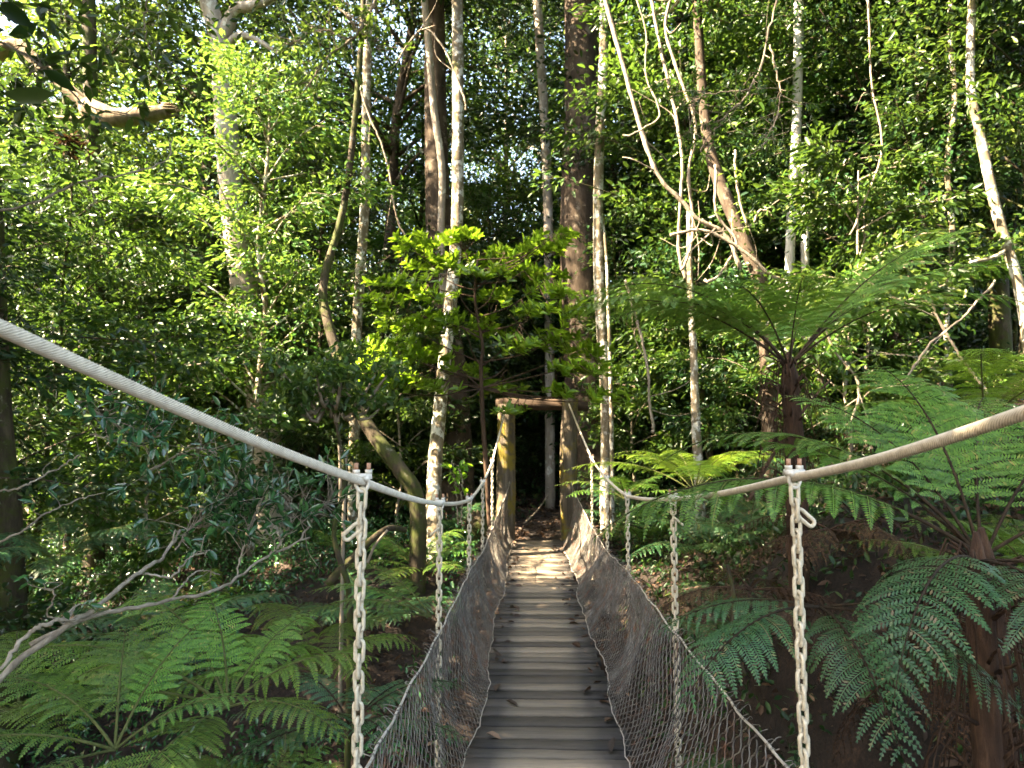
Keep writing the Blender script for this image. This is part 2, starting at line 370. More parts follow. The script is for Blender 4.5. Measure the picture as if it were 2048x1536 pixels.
PITCHL = .0455; WIRE = .0062
def link_path(n=20):
    a = PITCHL / 2 - .004; r = .0125; pts = []
    for t in np.linspace(0, 2 * pi, n, endpoint=False):
        pts.append([r * cos(t), 0, r * 1.05 * sin(t) + (a if sin(t) >= 0 else -a)])
    P = np.array(pts); return P
def link_mesh_arr(sides=8):
    P0 = link_path(); n = len(P0); T = nrm(np.roll(P0, -1, 0) - np.roll(P0, 1, 0)); A = np.tile([0., 1, 0], (n, 1)); B = np.cross(T, A)
    th = np.linspace(0, 2 * pi, sides, endpoint=False)
    V = P0[:, None] + WIRE * (A[:, None] * np.cos(th)[:, None] + B[:, None] * np.sin(th)[:, None])
    i = np.arange(n)[:, None]; j = np.arange(sides)[None]; i2 = (i + 1) % n; j2 = (j + 1) % sides
    F = np.stack(np.broadcast_arrays(i * sides + j, i * sides + j2, i2 * sides + j2, i2 * sides + j), -1).reshape(-1, 4)
    return V.reshape(-1, 3), F
LV, LF = link_mesh_arr()
def rotz(V, a):
    c, s = cos(a), sin(a); return np.stack([V[:, 0] * c - V[:, 1] * s, V[:, 0] * s + V[:, 1] * c, V[:, 2]], -1)
def rotx(V, a):
    c, s = cos(a), sin(a); return np.stack([V[:, 0], V[:, 1] * c - V[:, 2] * s, V[:, 1] * s + V[:, 2] * c], -1)
def roty(V, a):
    c, s = cos(a), sin(a); return np.stack([V[:, 0] * c + V[:, 2] * s, V[:, 1], -V[:, 0] * s + V[:, 2] * c], -1)
def chain(p, zend, seed):
    r_ = np.random.RandomState(seed); mb = MB(); z = p[2] - .052; k = 0; ph = r_.uniform(-.25, .25); x, y = p[0], p[1]
    while z > zend:
        V = roty(LV, r_.uniform(-.05, .05)); V = rotz(V, ph + (k % 2) * pi / 2 + r_.uniform(-.12, .12))
        mb.add(V + np.array([x + r_.uniform(-.0012, .0012), y, z]), LF); z -= PITCHL * .985; k += 1; ph += r_.uniform(-.06, .06)
    return mb.get()
def clamp(p, T, parent, nm):
    """saddle over the cable, U-bolt round it, two studs with nuts"""
    T = nrm(T); X = nrm(np.cross(T, [0, 0, 1.])); 
    # studs stand across the cable at a slant, as seen in the photograph
    A = nrm(X * .8 + T * .6 * np.array(1)); A = nrm(np.array([1.0, .25, 0]) if abs(T[1]) > .5 else X)
    pv = np.array(p)
    t = np.linspace(0, pi, 12)
    g = .0185
    U = [pv + A * g + [0, 0, .05]] + [pv + A * g * cos(q) + np.array([0, 0, -.004 - .026 * sin(q)]) for q in t] + [pv - A * g + [0, 0, .05]]
    cl = root(nm, pv, None, None); 
    del_keys = [k for k in cl.keys()]
    cl.parent = parent; cl.location = Vector(pv - np.array(parent.location))
    part('u_bolt', tube(np.array(U), .0058, 10), M['clamp'], cl)
    Bv = nrm(np.cross([0, 0, 1.], A)); mb = MB()
    V, F = box(-.030, .030, -.016, .016, .008, .024); V[V[:, 2] > .02] *= [.92, .8, 1]
    Vw = pv + V[:, :1] * A + V[:, 1:2] * Bv + V[:, 2:] * np.array([0, 0, 1.]); mb.add(Vw, F)
    for sgn in (-1, 1):
        mb.add(*tube(np.array([pv + A * sgn * .012 + [0, 0, .010] + Bv * -.018, pv + A * sgn * .012 + [0, 0, .010] + Bv * .018]), .010, 10))
    part('saddle', mb.get(), M['clamp'], cl, smooth=False)
    for sgn in (-1, 1):
        q = pv + A * g * sgn
        part('nut', tube(np.array([q + [0, 0, .024], q + [0, 0, .036]]), .0115, 6), M['clamp'], cl, smooth=False)
        part('stud', tube(np.array([q + [0, 0, .036], q + [0, 0, .056]]), .0066, 10), M['rust'], cl, smooth=False)
    return cl
cseed = 0
for st, side in ((stL, -1), (stR, 1)):
    for i, p in enumerate(st):
        q = st[i + 1] if i + 1 < len(st) else (topL if side < 0 else topR)
        o_ = st[i - 1] if i else np.array([p[0], .9, p[2] + .22])
        clamp(p, q - o_, bridge, 'cable_clamp')
        cseed += 1
        ch = part('hanging_chain', chain(p, -.16, cseed), M['chain'], bridge)
        if i < 2:   # the spare end of each near chain loops back beside the top links
            V = roty(rotz(LV, pi / 2 if i else .3), side * -.85) + p + np.array([side * .026, -.004, -.118 if side > 0 else -.15])
            part('loose_link', (V, LF), M['chain'], ch)
for y in [s[2] for s in ST]:
    part('bearer', tube(np.array([[CXL - .06, y, -.15], [CXR + .06, y, -.15]]), .035, 10), M['bark_dark'], bridge)

# netting: profile from deck edge out to the chains and up to the top wire
def topz(y): return np.interp(y, [0, 2.08, 3.86, 5.69, 7.24, 9.0, 11.4], [.70, .655, .61, .60, .52, .56, 1.02])
def net_surface(side, y, v):       # v 0 at deck edge .. 1 at top wire
    y = np.asarray(y, float); v = np.asarray(v, float)
    narrow = sst((y - 8.6) / 2.7)
    xt = (CXL + .012 + .14 * narrow) if side < 0 else (CXR - .012 - .13 * narrow); xb = DXL + .0 if side < 0 else DXR - .0
    tz = topz(y) + .006 * np.sin(y * 9) ; dz = deckz(y)
    ins = (.03 * np.sin(y * 1.9 + side) + .018 * np.sin(y * 4.3 + 1)) * side * -1
    xb2 = xb + ins * .8 + side * .01
    xm = xb + side * .17 + ins
    x = (1 - v)**2 * xb2 + 2 * v * (1 - v) * xm + v**2 * xt
    z = (1 - v)**2 * (dz + .015) + 2 * v * (1 - v) * (dz + .14) + v**2 * tz
    bul = .016 * np.sin(y * 4.1 + v * 3 + side) + .006 * np.sin(y * 11.0 - v * 5)
    bul = bul * np.sin(v * pi)**.7
    return np.stack(np.broadcast_arrays(x + bul * -side * 1.3, y + .02 * np.sin(v * 9 + y * 3), z + bul * .35), -1)
def netting(side, seed):
    r_ = np.random.RandomState(seed); p = .054; K = int((11.4 + .6) / p); half = 20; sub = 5
    n = half * sub + 1; t = np.arange(n) / sub                     # half steps
    tri = 2 * np.abs((t / 2) % 1 - .5) * 2 - 1                      # triangle wave -1..1
    zig = np.sign(tri) * np.abs(tri)**.75
    yc = [-.6]
    while yc[-1] < 11.4: yc.append(yc[-1] + float(np.interp(yc[-1], [1.6, 3.0, 4.5, 6.5], [.056, .040, .028, .022])))
    yc = np.array(yc); K = len(yc); k = np.arange(K)[:, None]; p = np.gradient(yc)[:, None]
    amp = p * .5 + .003
    jit = r_.randn(K, 1) * .0015 + np.cumsum(r_.randn(K, n) * .0003, 1)
    sgn = np.where(k % 2 == 0, 1, -1)
    Y = yc[:, None] + sgn * zig[None] * amp * 1.0 + jit
    Vv = np.clip((t / half)[None] + r_.randn(K, 1) * .004, 0, 1.06)
    S = net_surface(side, Y, Vv)
    off = .0045 * np.cos(t * pi)[None] * sgn * (np.abs(zig)[None]**2)
    S[..., 0] += off * side; S[..., 2] += r_.randn(K, n) * .0006
    return tubes4(S, .0027, 4)
def edge_wire(side, v, r, wob, seed):
    r_ = np.random.RandomState(seed); ys = np.arange(-.6, 11.4, .05)
    P = net_surface(side, ys, np.full_like(ys, v)); P[:, 2] += np.convolve(r_.randn(len(ys)) * wob, [.25, .5, .25], 'same'); P[:, 0] += np.convolve(r_.randn(len(ys)) * wob, [.25, .5, .25], 'same')
    return tube(P, r, 6)
def barbs(side, seed):
    r_ = np.random.RandomState(seed); mb = MB()
    for y in np.arange(.2, 11.2, .043):
        b = net_surface(side, np.array([y]), np.array([1.0]))[0]
        if r_.rand() < .85:
            a = r_.uniform(-.6, .6); L = r_.uniform(.018, .05)
            d1 = nrm([side * (.5 + .5 * r_.rand()), a * .7, r_.uniform(.1, 1)])
            p1 = b + d1 * L; d2 = nrm([r_.uniform(-.3, .8) * side, r_.uniform(-1, 1), r_.uniform(-1, .3)])
            mb.add(*tube(spline([b - [0, 0, .012], b, p1, p1 + d2 * L * .45], 7), .0016, 5))
            if r_.rand() < .6:   # tie wound about the top wire
                tt = np.linspace(0, 4 * pi, 14); q = np.stack([b[0] + .007 * np.cos(tt), b[1] + tt * .0012, b[2] + .007 * np.sin(tt)], -1)
                mb.add(*tube(q, .0013, 4))
    return mb.get()
for side in (-1, 1):
    nm = 'left' if side < 0 else 'right'
    mb = MB(); mb.add(*netting(side, 3 + side)); mb.add(*barbs(side, 21 + side))
    net = part('wire_netting', mb.get(), M['wire'], bridge); net['label'] = 'chain link netting slung along the %s edge of the deck' % nm
    part('top_wire', edge_wire(side, 1.0, .0048, .003, 8), M['cable'], net)
    part('lacing_wire', edge_wire(side, .0, .0030, .012, 9), M['cable'], net)

# gateway at the far end
gate = root('timber_gateway', (.1, 11.45, 0), 'mossy round timber gateway of two posts and a crossbeam ending the footbridge', 'gateway')
def bumpy(path, r0, r1, n=24, sides=20, amp=.05, seed=0, flute=0.0, flare=0.0, cap=True, nf=5):
    r_ = np.random.RandomState(seed); P = spline(path, n); t = np.linspace(0, 1, n)
    rad = np.interp(t, [0, 1], [r0, r1]) * (1 + flare * np.exp(-t * 9)); th = np.linspace(0, 2 * pi, sides, endpoint=False)
    sh = np.ones((n, sides)); 
    for k in range(1, 6):
        a = r_.uniform(0, 6.28); b_ = r_.uniform(-6, 6) * k; c = r_.uniform(-1, 1)
        sh += amp / (k**.6) * np.sin(k * th[None] + a + b_ * t[:, None]) * c
    sh += flute * (np.abs(np.sin(nf * .5 * th[None] + r_.uniform(0, 6)))**.8 - .5) * (np.exp(-t * 4)[:, None] * 1.6 + .25)
    sh += r_.randn(n, sides) * amp * .22
    return tube(P, rad, sides, cap, sh)
pl0 = at(1010, 1110, 11.4); pr0 = at(1138, 1110, 11.4)
part('gate_post', bumpy([[pl0[0], 11.4, -.5], [pl0[0] + .01, 11.4, 1.0], [topL[0], 11.42, topL[2] + .03]], .165, .145, seed=1), M['post'], gate)
part('gate_post', bumpy([[pr0[0] + .05, 11.4, -.5], [pr0[0], 11.4, 1.0], [topR[0] + .03, 11.42, topR[2] + .08]], .155, .135, seed=2), M['post'], gate)
la = at(992, 808, 11.62); lb = at(1176, 812, 11.62)
part('crossbeam', bumpy([la, (la + lb) / 2 + [0, 0, .01], lb], .105, .09, seed=3), M['lintel'], gate)

# ------------------------------------------------------------------ plant generators
def rot_about(v, k, a):
    return v * cos(a) + np.cross(k, v) * sin(a) + k * np.dot(k, v) * (1 - cos(a))
def gen_tree(H, seed, nb, leafL, h0=.25, blen=1.6, tr=.05, per=40, twigs=5, wr=.42, lean=.3, spread=.30, up=.35):
    r_ = np.random.RandomState(seed); wood = MB(); 
    n = 9; zz = np.linspace(0, H, n); wob = np.cumsum(r_.randn(n, 2) * lean * H / 40, 0)
    P = np.stack([wob[:, 0] - wob[0, 0], wob[:, 1] - wob[0, 1], zz], -1); PP = spline(P, 30)
    PP[0, 2] -= .4
    wood.add(*tube(PP, np.linspace(tr, tr * .25, 30) * (1 + .08 * r_.randn(30)), 10))
    pos = []; dr = []; ups = []
    az = r_.uniform(0, 6.28)
    for i in range(nb):
        f = h0 + (1 - h0) * (i + r_.rand()) / nb; f = min(f, .99); base = PP[int(f * 29)]
        az += 2.4 + r_.uniform(-.5, .5); L = blen * (.45 + .75 * sin(pi * min(1, (f - h0) / (1 - h0) * .8 + .15))) * r_.uniform(.6, 1.25)
        e = r_.uniform(.15, .8) * (1 + f * .3); d0 = np.array([cos(az) * cos(e), sin(az) * cos(e), sin(e)])
        p1 = base + d0 * L * .5; d1 = nrm(d0 + [0, 0, -.45 * r_.rand() - .1]); p2 = p1 + d1 * L * .5
        B = spline([base, p1, p2], 7); wood.add(*tube(B, np.linspace(tr * .32, .007, 7), 5))
        for k in range(twigs):
            s = r_.uniform(.3, 1.0) if k else 1.0; q = B[min(6, int(s * 6))]
            a2 = az + r_.uniform(-1.3, 1.3); td = nrm([cos(a2), sin(a2), r_.uniform(-.25, .5)]); tl = r_.uniform(.35, .8) * blen * .42
            e_ = q + td * tl; wood.add(*tube(spline([q, (q + e_) / 2 + [0, 0, .05], e_], 4), [.008, .006, .005, .003], 3))
            m_ = int(per * r_.uniform(.5, 1.4)); tt = r_.uniform(.15, 1.1, m_)[:, None]
            c = q * (1 - tt) + e_ * tt + r_.randn(m_, 3) * np.array([1, 1, .45]) * spread * blen * .42
            pos.append(c); o = nrm(c - (q * .6 + e_ * .4)); dr.append(nrm(o * .6 + td + r_.randn(m_, 3) * .6 + [0, 0, -.35])); ups.append(nrm(np.array([0, 0, 1.]) * up * 2.2 + r_.randn(m_, 3) * .75))
    pos = np.concatenate(pos); dr = np.concatenate(dr); ups = np.concatenate(ups)
    L = leafL * r_.uniform(.6, 1.3, len(pos))
    return wood.get(), leaves(pos, dr, ups, L, wr, .08, .15)

def frond(base, az, L, e0, e1, seed, npin=20, wmax=.36, hang=.6, bare=.18, pinl=.150, twist=0.0, dens=1.0):
    """one arching fern frond, returns rachis (V,F) and blade (V,F)"""
    r_ = np.random.RandomState(seed); twist = twist + r_.uniform(-.28, .28); n = 40; s = np.linspace(0, 1, n); ang = e0 + (e1 - e0) * s**1.25
    H = np.array([cos(az), sin(az), 0]); S = np.array([-sin(az), cos(az), 0]); ds = L / (n - 1)
    pts = [np.array(base, float)]; cur = 0
    for i in range(n - 1):
        pts.append(pts[-1] + ds * (H * cos(ang[i]) + np.array([0, 0, sin(ang[i])]) + S * twist * s[i]))
    P = np.array(pts); T = nrm(np.gradient(P, axis=0)); Bn = nrm(np.cross(T, np.cross([0, 0, 1.], T) * 0 + np.array([0, 0, 1.]) + H * 1e-3)); 
    Bn = nrm(S - T * (T @ S)[:, None]); N = np.cross(Bn, T) ; N = np.where(N[:, 2:3] < 0, -N, N)
    rach = tube(P, np.linspace(.010, .0014, n) * (L / 1.8)**.5, 5)
    mb = MB()
    for i in range(npin):
        t = bare + (1 - bare) * (i + .5) / npin; x = (t - bare) / (1 - bare)
        w_ = wmax * L / 1.8 * 1.3 * (sin(pi * min(1, x**.75 * .93 + .07)))**.8 * (1 - .12 * x)
        w_ = max(w_, .02)
        idx = t * (n - 1); a = int(idx); f = idx - a; a2 = min(a + 1, n - 1)
        p = P[a] * (1 - f) + P[a2] * f; tt = T[a]; bb = Bn[a]; nn = N[a]
        for sg in (-1, 1):
            if r_.rand() < .035: continue
            wl = w_ * r_.choice([1, 1, 1, 1, .7]) * r_.uniform(.82, 1.1); fw = r_.uniform(.28, .42) + .35 * x; d0 = nrm(bb * sg + tt * fw + nn * .12)
            m_ = max(5, int(wl / (.0125 if L > 1 else .0105) * dens)); u = np.linspace(0, 1, m_)
            hg = hang * r_.uniform(.7, 1.25)
            C_ = p + d0 * (u[:, None] * wl * (1 - .18 * hg * u[:, None]**2)) + np.array([0, 0, -1.]) * (hg * wl * .62 * u[:, None]**2.1)
            Tc = nrm(np.gradient(C_, axis=0)); sd = nrm(np.cross(Tc, nn)); up_ = np.cross(sd, Tc)
            pl = pinl * wl * .92 * (1 - u**1.9) **.8 * (.55 + .45 * np.minimum(1, u * 7)) + .004
            for s2 in (-1, 1):
                d = nrm(sd * s2 + Tc * .42 - up_ * .12 + r_.randn(m_, 3) * .05); e = C_ + d * pl[:, None]
                wd = (wl / m_ * .46)
                q1 = C_ + d * pl[:, None] * .45 + Tc * wd; q2 = C_ + d * pl[:, None] * .45 - Tc * wd
                q1 -= up_ * .0; V = np.stack([C_ - Tc * wd * .3, q2, e, q1], 1).reshape(-1, 3)
                mb.add(V, np.arange(m_ * 4).reshape(-1, 4))
            wv = .0016
            V = np.concatenate([C_ + sd * wv, C_ - sd * wv]); i_ = np.arange(m_ - 1)
            mb.add(V, np.stack([i_, i_ + 1, m_ + i_ + 1, m_ + i_], -1))
    return rach, mb.get()

def fern(name, loc, label, cat, specs, matn, group=None, trunk=None, stipe='stipe', trunk_r=.09, seed=0, skirt=0):
    """specs: (azimuth deg, length, e0 deg, e1 deg, hang)"""
    loc = np.array(loc); r = root(name, loc, label, cat, group)
    if trunk is not None:
        vf = bumpy([trunk, (np.array(trunk) + loc) / 2 + [.02, 0, 0], loc + [0, 0, .10]], trunk_r * 1.25, trunk_r, n=40, sides=22, amp=.10, seed=seed)
        k_ = np.clip((vf[0][:, 2] - loc[2] + .10) / .2, 0, 1)[:, None]; cx = np.array([[loc[0], loc[1]]]); vf[0][:, :2] = vf[0][:, :2] * (1 - k_ * .8) + cx * k_ * .8
        part('trunk', vf, M['fern_trunk'], r)
        if skirt:
            r_ = np.random.RandomState(seed + 5); mb = MB()      # dead stipes and fibres against the trunk
            for k in range(skirt):
                a = r_.uniform(0, 6.28); h = r_.uniform(-.9, .02); q = loc + [cos(a) * trunk_r, sin(a) * trunk_r, h]; o = r_.uniform(.05, .26); dn = r_.uniform(.1, .4)
                mb.add(*tube(spline([q, q + [cos(a) * o * .6, sin(a) * o * .6, .05], q + [cos(a) * o, sin(a) * o, -dn]], 6), np.linspace(.008, .002, 6), 4))
            part('dead_stalks', mb.get(), M['fern_trunk'], r)
            for k in range(max(3, skirt // 22)):
                ra, bl = frond(loc + [0, 0, -r_.uniform(.05, .5)], r_.uniform(0, 6.28), r_.uniform(.7, 1.3) * (trunk_r / .09)**.5, R(r_.uniform(-20, 15)), R(-86), seed * 77 + k, npin=14, wmax=.26, hang=1.3, pinl=.10)
                f = part('dead_frond', bl, M['dead_frond'], r, smooth=False); part('stalk', ra, M['fern_trunk'], f)
    for k, sp in enumerate(specs):
        az, L, e0, e1, hg = sp[:5]; wm = sp[5] if len(sp) > 5 else .34
        ra, bl = frond(loc + np.array([cos(R(az)), sin(R(az)), 0]) * trunk_r * .4 * (trunk is not None), R(az), L, R(e0), R(e1), seed * 31 + k, hang=hg, wmax=wm, npin=int(13 + 4 * L))
        f = part('frond', bl, M[matn], r, smooth=False); part('stalk', ra, M[stipe], f)
    return r

# ------------------------------------------------------------------ hero ferns
p = at(1577, 728, 5.6); fern('tree_fern', p, 'tall tree fern with shaggy brown trunk and wide crown right of the bridge', 'tree fern',
    [(176, 2.0, 56, -36, .45, .42), (190, 2.05, 38, -28, .5, .44), (207, 1.75, 42, -36, .5, .4), (262, 1.2, 58, -14, .4, .52), (12, 2.35, 50, 12, .4, .42), (28, 2.4, 42, 0, .45, .40),
     (325, 1.8, 40, -32, .5), (100, 1.8, 44, -22, .5), (60, 2.0, 44, -10, .5), (142, 2.0, 46, -26, .5), (232, 1.6, 46, -26, .5, .36), (350, 2.0, 50, -20, .45)], 'fern',
    trunk=[p[0] + .05, p[1] + .1, float(terr(p[0], p[1])) - .3], trunk_r=.07, seed=3, skirt=70)
p = at(1965, 1105, 3.0); fern('tree_fern', p, 'bright green tree fern leaning in at the right edge, its fronds arching over the cable', 'tree fern',
    [(160, 1.6, 54, -40, .45), (88, 1.3, 70, 15, .35, .40), (62, 1.3, 62, 0, .4, .38), (120, 1.25, 62, 5, .4, .36), (20, 1.2, 55, -10, .4), (176, 1.75, 34, -42, .75, .38), (150, 1.3, 48, -15, .5), (350, 1.1, 35, -30, .6)], 'fern',
    trunk=[p[0] + .12, p[1] + .15, float(terr(p[0], p[1])) - .4], trunk_r=.065, seed=4, skirt=60)
p = at(1955, 1120, 2.55); fern('tree_fern', p, 'blue green tree fern drooping in front at the lower right, above a thin dark trunk', 'tree fern',
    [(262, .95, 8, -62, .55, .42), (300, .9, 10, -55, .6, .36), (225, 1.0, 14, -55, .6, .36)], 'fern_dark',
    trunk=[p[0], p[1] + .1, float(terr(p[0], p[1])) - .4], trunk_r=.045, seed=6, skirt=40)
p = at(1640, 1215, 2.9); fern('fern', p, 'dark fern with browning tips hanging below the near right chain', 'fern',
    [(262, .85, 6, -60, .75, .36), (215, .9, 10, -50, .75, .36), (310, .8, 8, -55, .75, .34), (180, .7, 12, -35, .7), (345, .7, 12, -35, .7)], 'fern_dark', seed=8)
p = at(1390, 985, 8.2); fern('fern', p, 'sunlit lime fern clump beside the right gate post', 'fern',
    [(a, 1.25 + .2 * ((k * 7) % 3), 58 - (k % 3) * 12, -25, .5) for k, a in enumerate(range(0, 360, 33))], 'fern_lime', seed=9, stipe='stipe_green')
p = at(1250, 1000, 9.2); fern('fern', p, 'low green fern just right of the far gate post', 'fern',
    [(a, 1.0, 50 - (k % 3) * 12, -25, .5) for k, a in enumerate(range(10, 370, 40))], 'fern', seed=10, stipe='stipe_green')
p = at(1970, 850, 5.2); fern('fern', p, 'lime fern on the bank above the cable at the right edge', 'fern',
    [(a, 1.35, 50 - (k % 3) * 14, -22, .5) for k, a in enumerate(range(20, 380, 36))], 'fern_lime', seed=12, stipe='stipe_green')
p = at(455, 1415, 3.1); fern('fern', p, 'big green fern with long fronds filling the lower left', 'fern',
    [(178, 1.25, 34, -30, .75, .36), (118, .72, 56, 10, .4, .36), (72, .68, 50, -5, .5, .36), (12, .72, 42, -22, .85, .40), (268, .85, 12, -38, .35, .42), (335, .7, 22, -35, .6), (205, 1.1, 25, -35, .4), (140, 1.1, 45, -10, .6)], 'fern_sunlit', seed=14, stipe='stipe_green')
p = at(40, 1440, 3.6); fern('fern', p, 'yellow green fern at the bottom left corner', 'fern',
    [(a, 1.0, 45 - (k % 3) * 12, -25, .5) for k, a in enumerate(range(0, 360, 45))], 'fern_lime', seed=15, stipe='stipe_green')
p = at(905, 1235, 5.2); p[0] = min(p[0], -.75); fern('fern', p, 'green fern leaning out from the left netting beneath the second chain', 'fern',
    [(172, 1.1, 30, -25, .5, .3), (150, 1.0, 45, -15, .5, .3), (205, 1.0, 30, -30, .6, .3), (215, .8, 20, -35, .5)], 'fern', seed=16, stipe='stipe_green')
p = at(640, 1345, 4.2); fern('fern', p, 'green fern with hanging leaflets between the near left chain and the lower left fern', 'fern',
    [(a, 1.0 if 60 < a < 290 else .7, 48 - (k % 3) * 12, -30, .8) for k, a in enumerate(range(0, 360, 45))], 'fern_sunlit', seed=44, stipe='stipe_green')
p = at(230, 1500, 2.7); fern('fern', p, 'lime tinged fern at the bottom edge, left of the big green fern', 'fern',
    [(160, .8, 40, -20, .5), (120, .75, 50, 0, .5), (200, .8, 25, -35, .5), (80, .7, 55, 5, .4), (250, .6, 15, -40, .5), (20, .6, 40, -20, .5)], 'fern', seed=45, stipe='stipe_green')
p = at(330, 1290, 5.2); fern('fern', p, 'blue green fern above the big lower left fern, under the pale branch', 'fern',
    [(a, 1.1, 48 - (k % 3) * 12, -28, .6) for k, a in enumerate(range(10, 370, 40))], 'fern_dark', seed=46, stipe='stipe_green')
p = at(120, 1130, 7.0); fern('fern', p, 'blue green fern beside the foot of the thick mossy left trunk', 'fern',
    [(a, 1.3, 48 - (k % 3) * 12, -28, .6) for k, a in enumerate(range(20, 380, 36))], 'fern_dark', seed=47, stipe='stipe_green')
p = at(700, 1450, 3.4); fern('fern', p, 'dark fern in the gully behind the near left chain', 'fern',
    [(a, .62, 42 - (k % 3) * 12, -30, .6) for k, a in enumerate(range(15, 375, 42))], 'fern_dark', seed=17)

# smaller ferns copied over both banks
protos = []
def small_fern(seed, L, n, matn):
    fr = []
    r_ = np.random.RandomState(seed)
    for k in range(n):
        fr.append(frond([0, 0, 0], R(360 / n * k + r_.uniform(-14, 14)), L * r_.uniform(.75, 1.15), R(r_.uniform(28, 66)), R(r_.uniform(-35, -8)), seed + k, npin=16, hang=r_.uniform(.4, .8)))
    return [(mesh('frond', b, M[matn], False), mesh('stalk', a, M['stipe_green'])) for a, b in fr]
fern_sets = [small_fern(100, 1.05, 9, 'fern'), small_fern(130, 1.2, 8, 'fern_dark'), small_fern(160, .85, 8, 'fern_lime'), small_fern(190, 1.3, 10, 'fern_dark')]
fnames = ['mid green', 'dark green', 'lime green', 'broad dark green']
spots = [(-3.6, 6.2, 1), (-4.9, 5.2, 3), (-2.6, 6.9, 0), (-3.9, 8.2, 1), (-5.8, 7.4, 0), (-2.0, 8.6, 3), (-1.9, 5.0, 1), (-3.0, 4.2, 3), (-6.9, 6.2, 1), (-1.6, 9.9, 0), (-4.8, 9.8, 2), (-7.3, 9.0, 3),
         (2.6, 7.4, 3), (1.9, 6.3, 1), (3.4, 6.6, 0), (4.4, 7.6, 1), (2.3, 9.2, 3), (3.6, 9.4, 1), (1.8, 4.6, 1), (2.6, 3.6, 3), (3.3, 4.6, 0), (5.2, 6.2, 3), (5.8, 8.8, 0), (1.7, 10.6, 0), (4.6, 5.0, 2), (-1.4, 12.2, 1), (1.6, 13.0, 1), (-3.2, 11.6, 0)]
side_words = {True: 'left', False: 'right'}
for i, (x, y, k) in enumerate(spots):
    z = float(terr(x, y)) + .05; px = 1063 + x / y * FPX; py = 885 + (EYE[2] - z) / y * FPX
    where = ('on the bank left of the bridge' if x < 0 else 'on the dark bank right of the bridge')
    near = 'near' if y < 5.6 else ('midway' if y < 9 else 'far')
    lab = f'{fnames[k]} ground fern {where}, {["", "close below the tall tree fern, ", "by the gate, ", ""][0]}{near} along it at about {int(abs(x) * 2 + .5) / 2:g} strides out'
    lab = f'{fnames[k]} fern {where}, {near}, {"beside" if abs(x) < 2.2 else ("near" if abs(x) < 3.1 else ("off" if abs(x) < 4.7 else "beyond"))} its netting'
    r = root('fern', (x, y, z), lab, 'fern', 'ferns growing on the gully banks'); r.rotation_euler = (rs.uniform(-.15, .15), rs.uniform(-.15, .15), rs.uniform(0, 6.28))
    s_ = rs.uniform(.8, 1.25); r.scale = (s_, s_, s_)
    for b, a in fern_sets[k]:
        f = obj('frond', b, r); obj('stalk', a, f)

# ------------------------------------------------------------------ named trunks
def trunk_tree(name, label, pts, w0, w1, matn, cat='tree', group=None, seed=0, limbs=(), flute=.0, flare=.0, root_drop=True, amp=.05, n=40, crown=None, sides=20):
    """pts: (px,py,d) from base to top; w0,w1 photo widths in px at base/top"""
    W_ = [at(*q) for q in pts]; r0 = w0 * pts[0][2] / FPX / 2; r1 = w1 * pts[-1][2] / FPX / 2
    if root_drop:
        b = W_[0].copy(); g = float(terr(b[0], b[1])) - .25
        if b[2] > g: W_.insert(0, np.array([b[0], b[1], g]))
    r = root(name, W_[0], label, cat, group)
    part('trunk', bumpy(W_, r0, r1, n=n, sides=sides, seed=seed, flute=flute, flare=flare, amp=amp), M[matn], r)
    for lp, a, b_ in limbs:
        L_ = [at(*q) for q in lp]; part('limb', bumpy(L_, a * lp[0][2] / FPX / 2, b_ * lp[-1][2] / FPX / 2, n=22, sides=10, seed=seed + 1, amp=amp), M[matn], r)
    if crown: add_crown(r, W_[-1], *crown)
    return r
def leafblob(centres, rad, per, leafL, seed, wr=.42, flat=.5, up=.8):
    r_ = np.random.RandomState(seed); pos = []
    for c in centres: pos.append(c + r_.randn(per, 3) * np.array([1, 1, flat]) * rad * .5)
    pos = np.concatenate(pos); m_ = len(pos)
    return leaves(pos, nrm(r_.randn(m_, 3) + [0, 0, -.35]), nrm(np.array([0, 0, 1.]) * up + r_.randn(m_, 3) * .75), leafL * r_.uniform(.6, 1.3, m_), wr)
def add_crown(r, top, rad, nclump, per, leafL, matn, seed, dz=0.0, flat=.6):
    r_ = np.random.RandomState(seed); c = r_.randn(nclump, 3); c = nrm(c) * (r_.rand(nclump, 1)**.45) * rad * np.array([1, 1, flat]) + np.array(top) + [0, 0, dz]
    mb = MB()
    for q in c[:: max(1, nclump // 26)]:
        mb.add(*tube(spline([top, (np.array(top) * .5 + q * .5) + [0, 0, -.3], q], 7), np.linspace(rad * .018 + .02, .01, 7), 5))
    part('branches', mb.get(), M['bark_twig'], r)
    part('crown', leafblob(c, rad * .28, per, leafL, seed + 1), M[matn], r, smooth=False)

T = trunk_tree
T('forked_tree', 'tall pale smooth trunk forking at the top of the photo, upper left', [(545, 960, 14.5), (510, 700, 14.5), (470, 450, 14.5), (448, 200, 14.5), (440, 90, 14.5), (410, -20, 14.5), (380, -170, 14.5)], 62, 30, 'bark_pale', seed=20, flute=.12, flare=.5,
  limbs=[([(444, 85, 14.5), (470, 22, 14.3), (520, 8, 14.1), (600, -40, 14.0)], 30, 18), ([(452, 95, 14.5), (478, 72, 14.3), (510, 78, 14.1), (560, 108, 14.0)], 20, 8)], crown=(3.8, 70, 130, .13, 'leaf_mid', 201, 1.5))
T('tree', 'thick mossy trunk cut by the left edge of the photo', [(18, 1290, 8), (10, 1000, 8), (-4, 830, 8), (-20, 400, 8), (-60, -100, 8)], 62, 40, 'bark_moss', seed=21, flare=.3, crown=(3.0, 50, 110, .12, 'leaf_mid', 202, 3.2))
